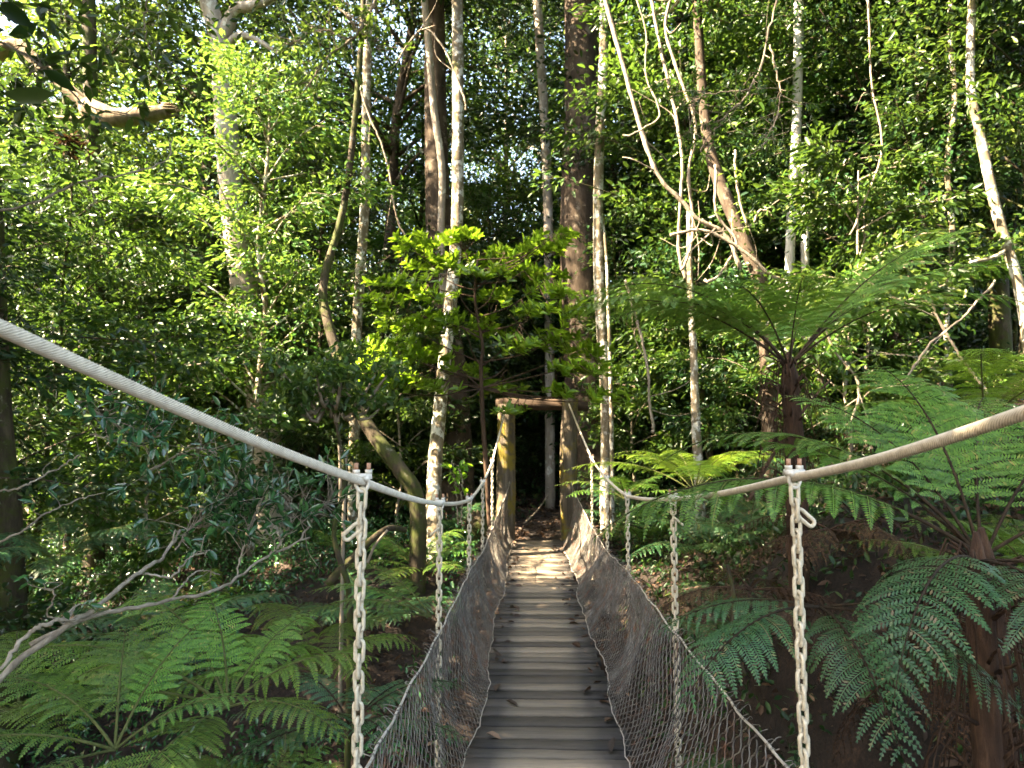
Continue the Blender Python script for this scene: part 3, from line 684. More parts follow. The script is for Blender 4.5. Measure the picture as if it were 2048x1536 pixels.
T('tree', 'straight grey trunk behind the left cable, second from the left edge', [(190, 1060, 13), (192, 800, 13), (198, 560, 13), (185, 300, 13), (178, 0, 13), (175, -200, 13)], 36, 24, 'bark_moss', seed=22, flare=.3, crown=(3.0, 46, 110, .12, 'leaf_lime', 203, .6))
T('broken_tree', 'slanting tree at upper left ending in a thick broken orange limb', [(-30, 420, 10), (-40, 200, 10), (20, 90, 10), (90, 140, 10), (150, 190, 10), (192, 225, 10)], 26, 26, 'bark_limb', seed=23,
  limbs=[([(176, 216, 10), (230, 236, 9.9), (290, 232, 9.9), (335, 222, 9.9)], 44, 30), ([(200, 245, 10), (150, 238, 10), (100, 236, 10)], 14, 9)], crown=None)
_bt = [o for o in sc.objects if o.name == 'broken_tree'][0]; _e = at(335, 222, 9.9); _r = np.random.RandomState(5); _m = MB()
for k in range(16):
    a = k * 2.4; q = _e + np.array([-.06, sin(a) * .09 * _r.rand(), cos(a) * .10 * _r.rand()]); _m.add(*tube(spline([q, q + [.10, 0, .0], q + np.array([_r.uniform(.14, .34), _r.randn() * .02, _r.randn() * .03])], 5), [.035, .034, .026, .012, .002], 5))
part('splinters', _m.get(), M['bark_limb'], _bt, smooth=False)
T('tree', 'slim lichen spotted trunk rising behind the bright shrub', [(865, 1185, 10), (868, 950, 11.2), (885, 760, 12.0), (912, 480, 12.4), (916, 240, 12.4), (915, 0, 12.4), (918, -250, 12.4)], 34, 22, 'bark_spot', seed=24, crown=(2.2, 34, 110, .11, 'leaf_mid', 204, .3))
T('tree', 'thin pale wavy trunk just left of the lichen spotted one', [(890, 900, 14), (888, 640, 14), (882, 470, 14), (884, 340, 14), (868, 220, 14), (858, 100, 14), (840, -100, 14)], 16, 14, 'bark_pale', seed=25, crown=(2.0, 26, 100, .11, 'leaf_lime', 205, .2))
T('tree', 'massive dark brown trunk right of centre behind the gateway', [(1185, 1010, 15), (1172, 700, 15), (1160, 480, 15), (1165, 250, 15), (1162, 0, 15), (1158, -260, 15)], 92, 60, 'bark_brown', seed=26, flute=.15, flare=.35, crown=(4.5, 70, 130, .13, 'leaf_dark', 206, 2.0), n=60)
T('tree', 'slender lichened trunk standing against the right of the massive brown trunk', [(1212, 1000, 12.5), (1212, 800, 12.5), (1198, 560, 12.5), (1198, 330, 12.5), (1207, 120, 12.5), (1208, 0, 12.5), (1212, -250, 12.5)], 26, 16, 'bark_spot', seed=27, crown=(2.4, 34, 110, .11, 'leaf_mid', 207, .3))
T('tree', 'very thin grey stem beside the slender lichened trunk', [(1222, 800, 12.3), (1216, 600, 12.3), (1213, 520, 12.35), (1206, 440, 12.5)], 9, 5, 'bark_spot', seed=28, n=24, sides=8)
T('tree', 'broad fluted brown trunk close behind the left gate post', [(905, 1030, 14), (905, 900, 14), (900, 740, 14), (880, 560, 14.3), (872, 300, 14.5), (868, -100, 14.5)], 82, 40, 'bark_brown', seed=29, flute=.3, flare=.35, n=50, crown=(3.5, 50, 120, .12, 'leaf_mid', 208, 1.2))
T('leaning_tree', 'dark mossy leaning trunk with a pale torn patch, left of the bridge', [(835, 1010, 9.5), (800, 940, 9.5), (735, 850, 9.8), (690, 750, 10), (655, 640, 10.3), (648, 560, 10.6), (690, 400, 11), (720, 120, 11.2), (735, -200, 11.2)], 36, 9, 'bark_moss', seed=30, crown=(1.8, 26, 110, .11, 'leaf_dark', 209))
T('tree', 'grey trunk emerging from leaves left of the leaning mossy trunk', [(712, 700, 13), (720, 560, 13), (730, 400, 13), (733, 200, 13), (738, 0, 13), (742, -200, 13)], 22, 16, 'bark_spot', seed=31, crown=(2.4, 34, 110, .11, 'leaf_lime', 210))
T('twin_tree', 'white barked twin stemmed tree on the right behind the tree fern', [(1580, 760, 11), (1578, 600, 11), (1584, 400, 11), (1592, 270, 11), (1596, 150, 11), (1598, 0, 11), (1600, -220, 11)], 17, 20, 'bark_white', seed=32,
  limbs=[([(1612, 700, 11), (1610, 520, 11), (1608, 400, 11), (1592, 270, 11)], 15, 17)], crown=(2.6, 38, 110, .11, 'leaf_dark', 211, .3))
T('tree', 'crooked sunlit trunk near the right edge of the photo', [(2060, 720, 8.5), (2040, 580, 8.5), (1995, 430, 8.5), (1962, 280, 8.5), (1942, 180, 8.5), (1942, 60, 8.5), (1950, -120, 8.5)], 22, 14, 'bark_spot', seed=33,
  limbs=[([(2030, 490, 8.5), (1985, 515, 8.4), (1940, 525, 8.3)], 9, 6)], crown=(1.8, 26, 100, .10, 'leaf_mid', 212, .2))
T('tree', 'grey mottled trunk behind the crooked sunlit one at the right edge', [(2010, 900, 10.5), (1998, 600, 10.5), (1985, 300, 10.5), (1972, 0, 10.5), (1970, -200, 10.5)], 40, 24, 'bark_moss', seed=34, crown=(2.8, 40, 120, .12, 'leaf_dark', 213))
T('tree', 'leaning brown trunk tangled with vines behind the tree fern', [(1530, 620, 10.5), (1495, 500, 10.5), (1450, 390, 10.5), (1420, 300, 10.6), (1405, 180, 10.6), (1390, -60, 10.6)], 32, 18, 'bark_brown', seed=35, crown=(1.8, 26, 100, .11, 'leaf_mid', 214))
T('tree', 'dark straight trunk behind vines right of the massive brown trunk', [(1378, 900, 16), (1375, 500, 16), (1362, 150, 16), (1355, -150, 16)], 30, 26, 'bark_dark', seed=36, crown=(3.2, 46, 120, .12, 'leaf_mid', 215, .5))
T('tree', 'bright trunk in a sky gap at the top right of centre', [(1490, 560, 17), (1482, 300, 17), (1480, 60, 17), (1478, -100, 17)], 26, 22, 'bark_pale', seed=37, crown=(2.6, 36, 110, .12, 'leaf_lime', 216, .5))
T('tree', 'pale branch like trunk hanging in a gap at top centre', [(1098, 520, 16), (1092, 300, 16), (1080, 90, 16), (1070, -80, 16)], 20, 18, 'bark_pale', seed=38, crown=(2.4, 30, 110, .12, 'leaf_mid', 217, .8))
T('tree', 'dark trunk deep in shade at the upper right', [(1800, 900, 13), (1790, 500, 13), (1775, 100, 13), (1765, -150, 13)], 40, 30, 'bark_dark', seed=39, crown=(3.4, 50, 120, .12, 'leaf_dark', 218, -.5))
T('tree', 'slim sunlit stem between the dark trunk and the crooked trunk on the right', [(1892, 640, 9.5), (1905, 480, 9.5), (1895, 330, 9.5), (1910, 200, 9.5), (1900, 60, 9.5), (1906, -90, 9.5)], 12, 9, 'bark_spot', seed=40, crown=(1.2, 16, 90, .10, 'leaf_mid', 219))
T('sapling', 'small grey trunk with a white patch left of the tree fern trunk', [(1398, 960, 10.2), (1392, 850, 10.2), (1388, 720, 10.2), (1380, 560, 10.3), (1378, 420, 10.3)], 22, 10, 'bark_spot', seed=41, n=26)
T('sapling', 'pair of thin sunlit stems left of the near left chain', [(688, 1010, 7.6), (690, 960, 7.6), (692, 900, 7.6)], 9, 6, 'bark_twig', seed=42, n=16, sides=8, limbs=[([(680, 1010, 7.6), (681, 960, 7.6), (678, 890, 7.7)], 8, 5)])
T('sapling', 'curving brown stem left of the near left chain above the ferns', [(700, 1230, 6.6), (682, 1130, 6.6), (668, 1060, 6.7), (690, 960, 6.8), (672, 840, 7), (665, 760, 7)], 13, 6, 'bark_moss', seed=43, n=24, sides=9, crown=(.7, 26, 90, .09, 'leaf_mid', 220))

# ------------------------------------------------------------------ vines
def vine(pts, w_, label, matn='bark_twig', seed=0, side_shoots=3, leafy=0):
    P = [at(*q) for q in pts]; d = pts[0][2]; r = root('vine', P[0], label, 'vine', 'vines hanging among the trees')
    r_ = np.random.RandomState(seed); mb = MB(); S = spline(P, 50); S[1:-1] += np.cumsum(r_.randn(48, 3), 0) * .004
    S[1:-1] += np.sin(np.linspace(0, pi, 48))[:, None] * r_.randn(1, 3) * .03
    mb.add(*tube(S, w_ * d / FPX / 2 * (1 + .12 * r_.randn(50)), 7))
    for k in range(side_shoots):
        i = r_.randint(8, 42); q = S[i]; e = q + r_.randn(3) * [.5, .3, .5]; mb.add(*tube(spline([q, (q + e) / 2 + r_.randn(3) * .1, e], 12), np.linspace(w_ * .45, w_ * .15, 12) * d / FPX / 2, 5))
    part('stem', mb.get(), M[matn], r)
    if leafy:
        part('leaves', leafblob(S[r_.randint(5, 45, leafy)], .22, 16, .10, seed + 1), M['leaf_lime'], r, smooth=False)
V_ = [([(1205, -20, 9.5), (1262, 180, 9.5), (1310, 330, 9.5), (1365, 400, 9.5), (1400, 440, 9.5), (1450, 470, 9.5), (1480, 540, 9.5)], 9, 'long pale liana slanting down from the top to the tree fern'),
      ([(1300, -20, 10), (1322, 120, 10), (1345, 230, 10), (1358, 330, 10), (1352, 480, 10), (1370, 560, 10)], 7, 'nearly straight liana left of the leaning brown trunk'),
      ([(1345, -20, 9.8), (1330, 60, 9.8), (1355, 160, 9.8), (1385, 260, 9.8), (1372, 350, 9.8), (1380, 470, 9.8), (1362, 540, 9.8)], 6, 'crooked liana weaving beside the straight one'),
      ([(1270, -20, 9.2), (1290, 60, 9.2), (1285, 140, 9.2), (1310, 220, 9.2), (1275, 250, 9.2), (1245, 270, 9.2)], 3.5, 'fine looping tendril near the top of the long liana'),
      ([(1430, 330, 9.6), (1432, 420, 9.6), (1470, 480, 9.6), (1440, 540, 9.6), (1410, 560, 9.6)], 6, 'short twisted liana above the left fronds of the tree fern'),
      ([(1340, 470, 9.4), (1400, 465, 9.4), (1470, 500, 9.4), (1530, 545, 9.4), (1570, 560, 9.4)], 7, 'horizontal rope of vine just above the tree fern fronds'),
      ([(1470, 300, 9.3), (1475, 380, 9.3), (1495, 450, 9.3), (1520, 420, 9.3), (1545, 430, 9.3)], 5, 'hooked sunlit vine with lime leaves above the tree fern', 6),
      ([(1250, 560, 10.5), (1290, 700, 10.5), (1300, 800, 10.5), (1305, 860, 10.5)], 6, 'brown vine dropping behind the tree fern fronds'),
      ([(1850, 560, 8), (1880, 640, 8), (1920, 720, 8), (1975, 790, 8)], 5, 'thin straight vine slanting behind the fern bank at the right'),
      ([(700, 130, 12), (740, 230, 12), (770, 300, 12), (790, 420, 12), (812, 470, 12)], 4, 'thin hanging vine between the trunks left of centre'),
      ([(790, 130, 11), (840, 60, 11), (880, 90, 11), (925, 190, 11), (935, 220, 11)], 4, 'arched vine stem near the top of the lichen spotted trunk'),
      ([(1735, -20, 9), (1742, 140, 9), (1760, 300, 9), (1700, 470, 9)], 4, 'faint vine hanging in the shade at the upper right'),
      ([(1990, 560, 7.5), (1930, 640, 7.5), (1860, 700, 7.5), (1820, 760, 7.5)], 4, 'dim vine crossing above the right cable'),
      ([(1640, 620, 8.2), (1660, 700, 8.2), (1700, 760, 8.2), (1690, 850, 8.2)], 5, 'sunlit brown vine right of the tree fern crown', 3)]
for i, v in enumerate(V_): vine(v[0], v[1], v[2], seed=60 + i, leafy=(v[3] if len(v) > 3 else 0))

# ------------------------------------------------------------------ bright broad leaved shrub in the middle
def hero_shrub():
    r_ = np.random.RandomState(77); base = at(985, 1000, 10.4); base[2] = float(terr(base[0], base[1])) - .1
    r = root('shrub', base, 'small tree with layers of bright green broad leaves beside the left gate post', 'shrub')
    tr = [base, at(976, 985, 10.3), at(966, 850, 10.2), at(962, 740, 10.1), at(965, 690, 10.1), at(950, 600, 10.1), at(955, 520, 10.1)]
    wood = MB(); TP = spline(tr, 40); wood.add(*tube(TP, np.linspace(.045, .015, 40), 9))
    layers = [(505, 830, 1110, 16, 34), (470, 1070, 1140, 9, 8), (545, 780, 1120, 26, 50), (590, 730, 1140, 22, 46), (640, 800, 1170, 24, 60), (690, 740, 1190, 22, 60), (735, 700, 1180, 24, 46), (775, 770, 1200, 16, 24), (790, 1110, 1240, 12, 12)]
    limbs = []
    for y0, xa, xb, sy, n_ in layers:
        for x in np.linspace(xa + 20, xb - 20, 4):
            e = at(x, y0 + r_.uniform(-5, 15), r_.uniform(9.5, 10.8)); j = int(np.argmin(np.abs(TP[:, 2] - (e[2] - .55)))); j = max(j, 17)
            B = spline([TP[j], TP[j] * .5 + e * .5 + [0, 0, -.08 + r_.randn() * .05], e], 14); limbs.append(B); wood.add(*tube(B, np.linspace(.014, .004, 14), 5))
    LP = np.vstack(limbs); pos = []; dr = []; ups = []; Ls = []
    clumps = [(840, 490, 50, 22), (930, 470, 45, 16), (880, 525, 60, 22), (1010, 510, 60, 26), (1080, 490, 50, 24), (1130, 470, 22, 16), (1060, 545, 60, 24), (960, 545, 50, 18), (800, 560, 50, 16), (760, 600, 36, 16), (850, 590, 55, 18),
              (1110, 580, 40, 18), (1140, 625, 40, 16), (1060, 620, 45, 20), (830, 650, 60, 24), (910, 640, 60, 26), (980, 660, 40, 18), (780, 690, 55, 24), (860, 710, 60, 20), (730, 730, 40, 18), (800, 760, 50, 18), (1030, 690, 40, 16), (1110, 680, 50, 22),
              (1170, 700, 45, 18), (1130, 735, 40, 14), (1190, 740, 40, 14), (1215, 790, 40, 14), (1130, 780, 35, 10), (940, 740, 40, 12), (1000, 775, 40, 14), (870, 770, 45, 14), (700, 750, 26, 10), (1000, 590, 50, 14), (1020, 820, 25, 10)]
    for cx, cy_, sxx, syy in clumps:
        dc = r_.uniform(9.6, 10.7)
        for k in range(int(sxx * syy / 50) + 5):
            q = at(cx + r_.randn() * sxx * .55, cy_ + r_.randn() * syy * .42 - abs(0), dc + r_.randn() * .22); s = LP[np.argmin(((LP - q)**2).sum(1))]
            if np.linalg.norm(s - q) < .5: wood.add(*tube(spline([s, s * .5 + q * .5 + [0, 0, -.03], q], 5), np.linspace(.005, .003, 5), 4))
            out = nrm(q - TP[np.argmin(np.abs(TP[:, 2] - q[2] + .3))]); ax = nrm(out * [1, 1, .2] * .6 + [0, 0, .8]); nl = r_.randint(6, 11); a0 = r_.uniform(0, 6.28)
            e1 = nrm(np.cross(ax, [.3, .8, .1])); e2 = np.cross(ax, e1)
            for t in range(nl):
                a = a0 + t * 2.4; rad = e1 * cos(a) + e2 * sin(a); el = r_.uniform(.15, 1.1)
                dd = nrm(rad + ax * el + out * .25); pos.append(q - ax * r_.uniform(0, .09)); dr.append(dd); ups.append(nrm(ax + rad * -.5 * el + r_.randn(3) * .22)); Ls.append(r_.uniform(.09, .18))
    part('trunk', wood.get(), M['bark_dark'], r)
    part('foliage', leaves(pos, dr, np.array(ups), np.array(Ls), .42, .07, .16), M['leaf_shrub'], r, smooth=False)
hero_shrub()

def branch_plant(name, label, mains, tips_n, leafL, matn, bark, seed, spread=.25, wr=.4, base=None, cat='branch', per=7, group=None, tip_from=.45):
    """mains: list of (points(px,py,d), w0, w1) woody stems; leaves in sprays off their outer ends"""
    r_ = np.random.RandomState(seed); P0 = at(*mains[0][0][0]); r = root(name, P0, label, cat, group); wood = MB(); pos = []; dr = []; ups = []; Ls = []
    for pts, a, b in mains:
        W_ = spline([at(*q) for q in pts], 30); W_[1:-1] += r_.randn(28, 3) * .0035 * pts[0][2] / 3
        wood.add(*tube(W_, np.interp(np.linspace(0, 1, 30), [0, 1], [a * pts[0][2], b * pts[-1][2]]) / FPX / 2 * (1 + .1 * r_.randn(30)), 8))
        for k in range(tips_n):
            i = int(r_.uniform(tip_from, 1) * 29); s = W_[i]; d = W_[min(29, i + 1)] - W_[max(0, i - 1)]; out = nrm(nrm(d) * .8 + r_.randn(3) * .8 + [0, 0, .3]); q = s + out * spread * r_.uniform(.5, 1.4)
            wood.add(*tube(spline([s, (s + q) / 2 + r_.randn(3) * .02, q], 6), np.linspace(b * pts[-1][2] / FPX / 2 * .8, .0016, 6), 4))
            for t in range(r_.randint(per // 2, per + 3)):
                dd = nrm(out * .7 + r_.randn(3) * .75 + [0, 0, -.1]); pos.append(q + out * r_.uniform(-.10, .02) * spread * 3); dr.append(dd); ups.append(nrm(np.array([0, 0, 1.]) + r_.randn(3) * .45)); Ls.append(leafL * r_.uniform(.6, 1.25))
    part('stem', wood.get(), M[bark], r)
    if pos: part('leaves', leaves(np.array(pos), np.array(dr), np.array(ups), np.array(Ls), wr, .06, .14), M[matn], r, smooth=False)
    return r
branch_plant('branch', 'pale forked bare branch reaching from the left edge toward the glossy leaves',
    [([(-60, 1420, 2.7), (30, 1330, 2.8), (130, 1255, 2.9), (190, 1215, 3.0), (250, 1165, 3.15), (300, 1130, 3.3), (330, 1110, 3.5), (360, 1060, 3.7)], 15, 5),
     ([(60, 1290, 2.85), (180, 1232, 3.0), (260, 1218, 3.1), (340, 1200, 3.25), (420, 1185, 3.4), (470, 1160, 3.6), (530, 1115, 3.8), (620, 1075, 4.0)], 10, 4),
     ([(0, 1340, 2.7), (50, 1275, 2.75), (100, 1245, 2.8), (160, 1240, 2.9)], 9, 8),
     ([(290, 1148, 3.25), (345, 1152, 3.3), (375, 1120, 3.4), (420, 1100, 3.5)], 5, 3),
     ([(345, 1198, 3.3), (370, 1165, 3.4), (400, 1140, 3.5), (440, 1150, 3.55)], 4, 2.5),
     ([(540, 1110, 3.8), (560, 1085, 3.85), (552, 1050, 3.9)], 4, 2.5),
     ([(150, 1250, 2.9), (95, 1230, 2.85), (110, 1190, 2.8), (90, 1175, 2.8)], 3.5, 2.5)], 3, .06, 'leaf_gloss', 'bark_twig', 301, spread=.10, per=3, tip_from=.8)
branch_plant('shrub', 'glossy blue green leaves catching the light above the pale forked branch',
    [([(350, 1100, 4.0), (400, 1040, 4.1), (450, 1000, 4.2)], 4, 2), ([(470, 1160, 4.0), (500, 1050, 4.1), (540, 990, 4.2)], 4, 2), ([(560, 1090, 4.0), (590, 1020, 4.1), (560, 1000, 4.2)], 4, 2),
     ([(600, 1080, 4.1), (640, 1020, 4.2), (660, 1000, 4.2)], 4, 2), ([(380, 1060, 4.2), (440, 1045, 4.2), (500, 1040, 4.3)], 4, 2), ([(420, 1010, 4.3), (480, 980, 4.4), (470, 960, 4.4)], 4, 2)],
    26, .088, 'leaf_gloss', 'bark_twig', 302, spread=.22, per=6, cat='shrub', tip_from=.1, wr=.34)
branch_plant('shrub', 'dark glossy leaves hanging behind the left cable at mid left',
    [([(180, 870, 4.6), (260, 880, 4.6), (340, 870, 4.7)], 4, 2), ([(150, 800, 4.6), (220, 840, 4.6), (300, 900, 4.7)], 4, 2), ([(300, 940, 4.8), (380, 900, 4.8), (440, 905, 4.8)], 4, 2)], 26, .10, 'leaf_gloss', 'bark_twig', 303, spread=.28, per=6, cat='shrub', tip_from=.0, wr=.36)
branch_plant('branch', 'thin bare twig crossing the sky gap at the left, above the cable',
    [([(-60, 425, 4.5), (60, 410, 4.6), (160, 365, 4.7), (250, 348, 4.8), (330, 322, 5.0), (345, 270, 5.1)], 7, 2.5), ([(170, 362, 4.7), (190, 400, 4.7), (180, 412, 4.7)], 3, 2)], 3, .10, 'leaf_mid', 'bark_twig', 304, spread=.15, per=3)
branch_plant('branch', 'leafy grey branch coming in at the top left corner',
    [([(-60, 60, 5.0), (50, 110, 5.0), (120, 165, 5.1), (180, 215, 5.2), (260, 230, 5.3)], 6, 2.5), ([(-40, 0, 5), (60, 10, 5.1), (150, 40, 5.2), (210, 70, 5.3)], 4, 2), ([(-40, 140, 4.6), (40, 150, 4.6), (90, 135, 4.7)], 3, 2), ([(300, -40, 5.2), (290, 60, 5.2), (330, 170, 5.3)], 4, 2)], 13, .12, 'leaf_mid', 'bark_twig', 305, spread=.3, per=6, tip_from=.1)
branch_plant('branch', 'grey twig curving in front of the mossy trunk at the left edge',
    [([(-50, 1100, 4.2), (30, 1070, 4.2), (90, 1030, 4.3), (140, 1005, 4.4), (210, 985, 4.5)], 5, 2.5), ([(-40, 985, 4.2), (40, 975, 4.2), (110, 940, 4.3), (160, 910, 4.4)], 5, 2.5)], 2, .08, 'leaf_gloss', 'bark_twig', 306, spread=.15, per=3)
branch_plant('branch', 'feathery leafy branch hanging in front of the lianas, upper right of centre',
    [([(1560, -60, 6.4), (1540, 60, 6.4), (1500, 180, 6.5), (1440, 240, 6.5), (1400, 300, 6.6)], 5, 2), ([(1540, 90, 6.4), (1560, 200, 6.4), (1530, 290, 6.4)], 4, 2), ([(1500, 180, 6.5), (1400, 190, 6.6), (1380, 220, 6.6)], 3, 2)], 30, .075, 'leaf_mid', 'bark_twig', 307, spread=.34, per=8, tip_from=.3, wr=.3)
branch_plant('branch', 'sunny leaf sprays at top centre left with twisted pale twigs',
    [([(780, -60, 9), (720, 60, 9), (660, 110, 9), (610, 180, 9)], 7, 3), ([(620, -60, 9), (700, 40, 9), (760, 100, 9)], 6, 3), ([(700, 80, 9), (640, 60, 9), (580, 90, 9)], 5, 2)], 34, .11, 'leaf_lime', 'bark_twig', 308, spread=.5, per=9, tip_from=.1)
branch_plant('sapling', 'small upright sapling with single large leaves before the broad fluted trunk',
    [([(915, 1050, 9.8), (912, 980, 9.8), (905, 920, 9.8)], 3, 2), ([(922, 1050, 9.8), (925, 980, 9.8), (920, 940, 9.8)], 3, 2)], 8, .14, 'leaf_shrub', 'bark_twig', 309, spread=.15, per=3, cat='sapling', tip_from=.3)

c = at(138, 290, 9.2); r_ = np.random.RandomState(8); _q = leafblob(c + r_.randn(7, 3) * .03, .20, 26, .10, 9)
tag(obj('dead_leaf_clump', mesh('dead_leaf_clump', (_q[0] - c, _q[1]), M['dead_frond'], False), None, c), 'dark clump of dead leaves hanging below the broken limb', 'leaf clump')
for px, py, d, rz_, lb in ((1660, 1060, 5.0, 3, 'brown dead frond heap at the foot of the tall tree fern'), (1880, 1290, 3.6, 4, 'brown dead fronds on the dark bank under the drooping right fern'), (1500, 1180, 4.8, 5, 'brown dead fronds on the bank below the cable, between the two right chains')):
    c = at(px, py, d); c[2] = max(c[2], float(terr(c[0], c[1])) + .1); fern('dead_fern', c, lb, 'dead fern', [(a, .8, 25 - (a % 3) * 12, -55, 1.1, .3) for a in range(rz_, 360, 47)], 'dead_frond', seed=rz_ + 50, stipe='fern_trunk')
# ------------------------------------------------------------------ rocks, logs, litter
def rock(label, c, s, matn, seed):
    r_ = np.random.RandomState(seed); n, m_ = 16, 24; th = np.linspace(.02, pi - .02, n)[:, None]; ph = np.linspace(0, 2 * pi, m_, endpoint=False)[None]
    rr = 1 + .16 * np.sin(2 * ph + r_.uniform(0, 6)) * np.sin(th) + .10 * np.sin(3 * th + 4 * ph + r_.uniform(0, 6)) + r_.randn(n, m_) * .03
    V = np.stack([rr * np.sin(th) * np.cos(ph) * s[0], rr * np.sin(th) * np.sin(ph) * s[1], rr * np.cos(th) * s[2] + 0 * ph], -1).reshape(-1, 3) + c
    i = np.arange(n - 1)[:, None]; j = np.arange(m_)[None]; j2 = (j + 1) % m_
    F = np.stack(np.broadcast_arrays(i * m_ + j, (i + 1) * m_ + j, (i + 1) * m_ + j2, i * m_ + j2), -1).reshape(-1, 4)
    tag(obj('boulder', mesh('boulder', (V - c, F), M[matn]), None, c), label, 'boulder')
c = at(952, 1065, 12); rock('yellow mossy boulder just left of the left gate post', c, (.22, .2, .34), 'bark_moss', 1)
def log(label, pts, w0, w1, matn, seed, name='fallen_log', cat='log'):
    W_ = [at(*q) for q in pts]; o = obj(name, mesh(name, (lambda VF: (VF[0] - W_[0], VF[1]))(bumpy(W_, w0 * pts[0][2] / FPX / 2, w1 * pts[-1][2] / FPX / 2, n=24, sides=12, seed=seed, amp=.08)), M[matn]), None, W_[0])
    tag(o, label, cat)
log('short mossy fallen log behind the near left chain', [(655, 1170, 8.2), (700, 1120, 8.3), (770, 1060, 8.5), (812, 1060, 8.7)], 18, 10, 'bark_moss', 4)
log('thin broken stick leaning below the mossy fallen log', [(735, 1125, 8.4), (750, 1090, 8.4), (775, 1060, 8.45)], 6, 5, 'bark_twig', 5, 'stick', 'stick')
log('dark dead stem leaning behind the tree fern trunk', [(1500, 1000, 6.4), (1540, 920, 6.4), (1600, 830, 6.4), (1660, 760, 6.5)], 8, 5, 'bark_dark', 6, 'stick', 'stick')
log('bare stick lying on the leaf litter beyond the gateway', [(1045, 1050, 13.5), (1075, 1020, 13.8), (1100, 985, 14.2)], 3, 2, 'bark_twig', 7, 'stick', 'stick')
log('thin sapling stem on the dark bank under the right ferns', [(1490, 1350, 4.0), (1462, 1280, 4.0), (1468, 1200, 4.0), (1455, 1130, 4.0)], 10, 7, 'bark_moss', 8, 'stem', 'stem')
log('crooked root on the dark bank right of the netting', [(1480, 1345, 3.9), (1440, 1280, 3.9), (1420, 1200, 4.0), (1400, 1180, 4.1)], 4, 2, 'bark_moss', 9, 'root', 'root')
def scatter(n, seed, x0, x1, y0, y1, dens=None):
    r_ = np.random.RandomState(seed); x = r_.uniform(x0, x1, n); y = r_.uniform(y0, y1, n)
    if dens is not None: k = r_.rand(n) < dens(x, y); x, y = x[k], y[k]
    return np.stack([x, y, terr(x, y)], -1), r_
P, r_ = scatter(52000, 1, -11, 9, .5, 20)
P[:, 2] += r_.rand(len(P)) * .03 + .005
D = np.stack([DXC + np.sign(r_.randn(260)) * r_.beta(6, 1.4, 260) * .42, 1.5 + 9.9 * r_.rand(260)**.8, np.zeros(260)], -1); D[:, 2] = deckz(D[:, 1]) + .012; P = np.vstack([P, D[:130]])
tag(obj('leaf_litter', mesh('leaf_litter', leaves(P, nrm(r_.randn(len(P), 3) * [1, 1, .25]), nrm(r_.randn(len(P), 3) * .5 + [0, 0, 1.]), r_.uniform(.04, .12, len(P)), .45, .1, .2), M['litter'], False)), 'brown fallen leaves covering the forest floor', 'leaf litter', kind='stuff')
def gc(seed, n, cl, x0, x1, y0, y1, h, leafL, matn, name, label, dens):
    P, r_ = scatter(n, seed, x0, x1, y0, y1, dens); m_ = len(P); hh = r_.uniform(.1, 1, m_)**1.2 * h
    Q = np.repeat(P, cl, 0); H_ = np.repeat(hh, cl); t = r_.rand(len(Q)); Q = Q + r_.randn(len(Q), 3) * [.09, .09, .02]; Q[:, 2] += t * H_
    stems = np.stack([P, P + np.stack([r_.randn(m_) * .05, r_.randn(m_) * .05, hh], -1)], 1)
    mb = MB(); mb.add(*leaves(Q, nrm(r_.randn(len(Q), 3) + [0, 0, -.1]), nrm(r_.randn(len(Q), 3) * .5 + [0, 0, 1.]), leafL * r_.uniform(.6, 1.4, len(Q)), .42, .06, .15))
    tag(obj(name, mesh(name, mb.get(), M[matn], False)), label, 'undergrowth', kind='stuff')
off = lambda x, y: ((np.abs(x - .1) > .9) | (y > 14.5)) * 1.0
gc(2, 5200, 16, -13, -.9, 2, 16, .55, .075, 'leaf_gloss', 'undergrowth', 'low blue green leafy undergrowth covering the slope left of the bridge', lambda x, y: off(x, y) * np.clip((y - 2) / 4, .2, 1) * (np.hypot(x + 2.4, y - 8.6) > 1.2))
gc(3, 5200, 14, .9, 12, 3, 18, .6, .07, 'leaf_dark', 'undergrowth', 'mixed green undergrowth on the slope right of the bridge', lambda x, y: off(x, y) * np.clip((y - 3) / 2, .4, 1) * (x > 1.2))
gc(4, 3600, 16, -16, 16, 13.5, 26, 1.3, .10, 'leaf_dark', 'undergrowth', 'dark leafy undergrowth filling the forest floor beyond the gateway', lambda x, y: (1 - .9 * (np.abs(x - .1) < .8) * (y < 16)))

# ------------------------------------------------------------------ the wood: understorey trees (copied), each with trunk and crown
variants = []
def variant(H, seed, nb, leafL, matn, bark, **k):
    a, b = gen_tree(H, seed, nb, leafL, **k); variants.append((mesh('trunk', a, M[bark]), mesh('crown', b, M[matn], False), H))
variant(7.5, 1, 30, .12, 'leaf_mid', 'bark_moss', blen=1.7, tr=.06, per=70)
variant(10.0, 2, 38, .13, 'leaf_lime', 'bark_spot', blen=2.0, tr=.08, per=68)
variant(5.5, 3, 22, .12, 'leaf_dark', 'bark_moss', blen=1.5, tr=.045, per=70, h0=.12)
variant(13.0, 4, 40, .14, 'leaf_mid', 'bark_pale', blen=2.5, tr=.12, per=80, h0=.3)
variant(8.5, 5, 30, .12, 'leaf_dark', 'bark_brown', blen=2.0, tr=.07, per=80, h0=.12)
variant(3.6, 6, 18, .11, 'leaf_mid', 'bark_twig', blen=1.1, tr=.03, per=64, h0=.12)
variant(12.0, 7, 40, .13, 'leaf_lime', 'bark_moss', blen=2.4, tr=.10, per=78, h0=.2)
variant(15.0, 8, 44, .14, 'leaf_dark', 'bark_brown', blen=3.0, tr=.16, per=90, h0=.4)
variant(14.0, 9, 60, .19, 'leaf_dark', 'bark_brown', blen=2.9, tr=.15, per=62, h0=.42, spread=.38)
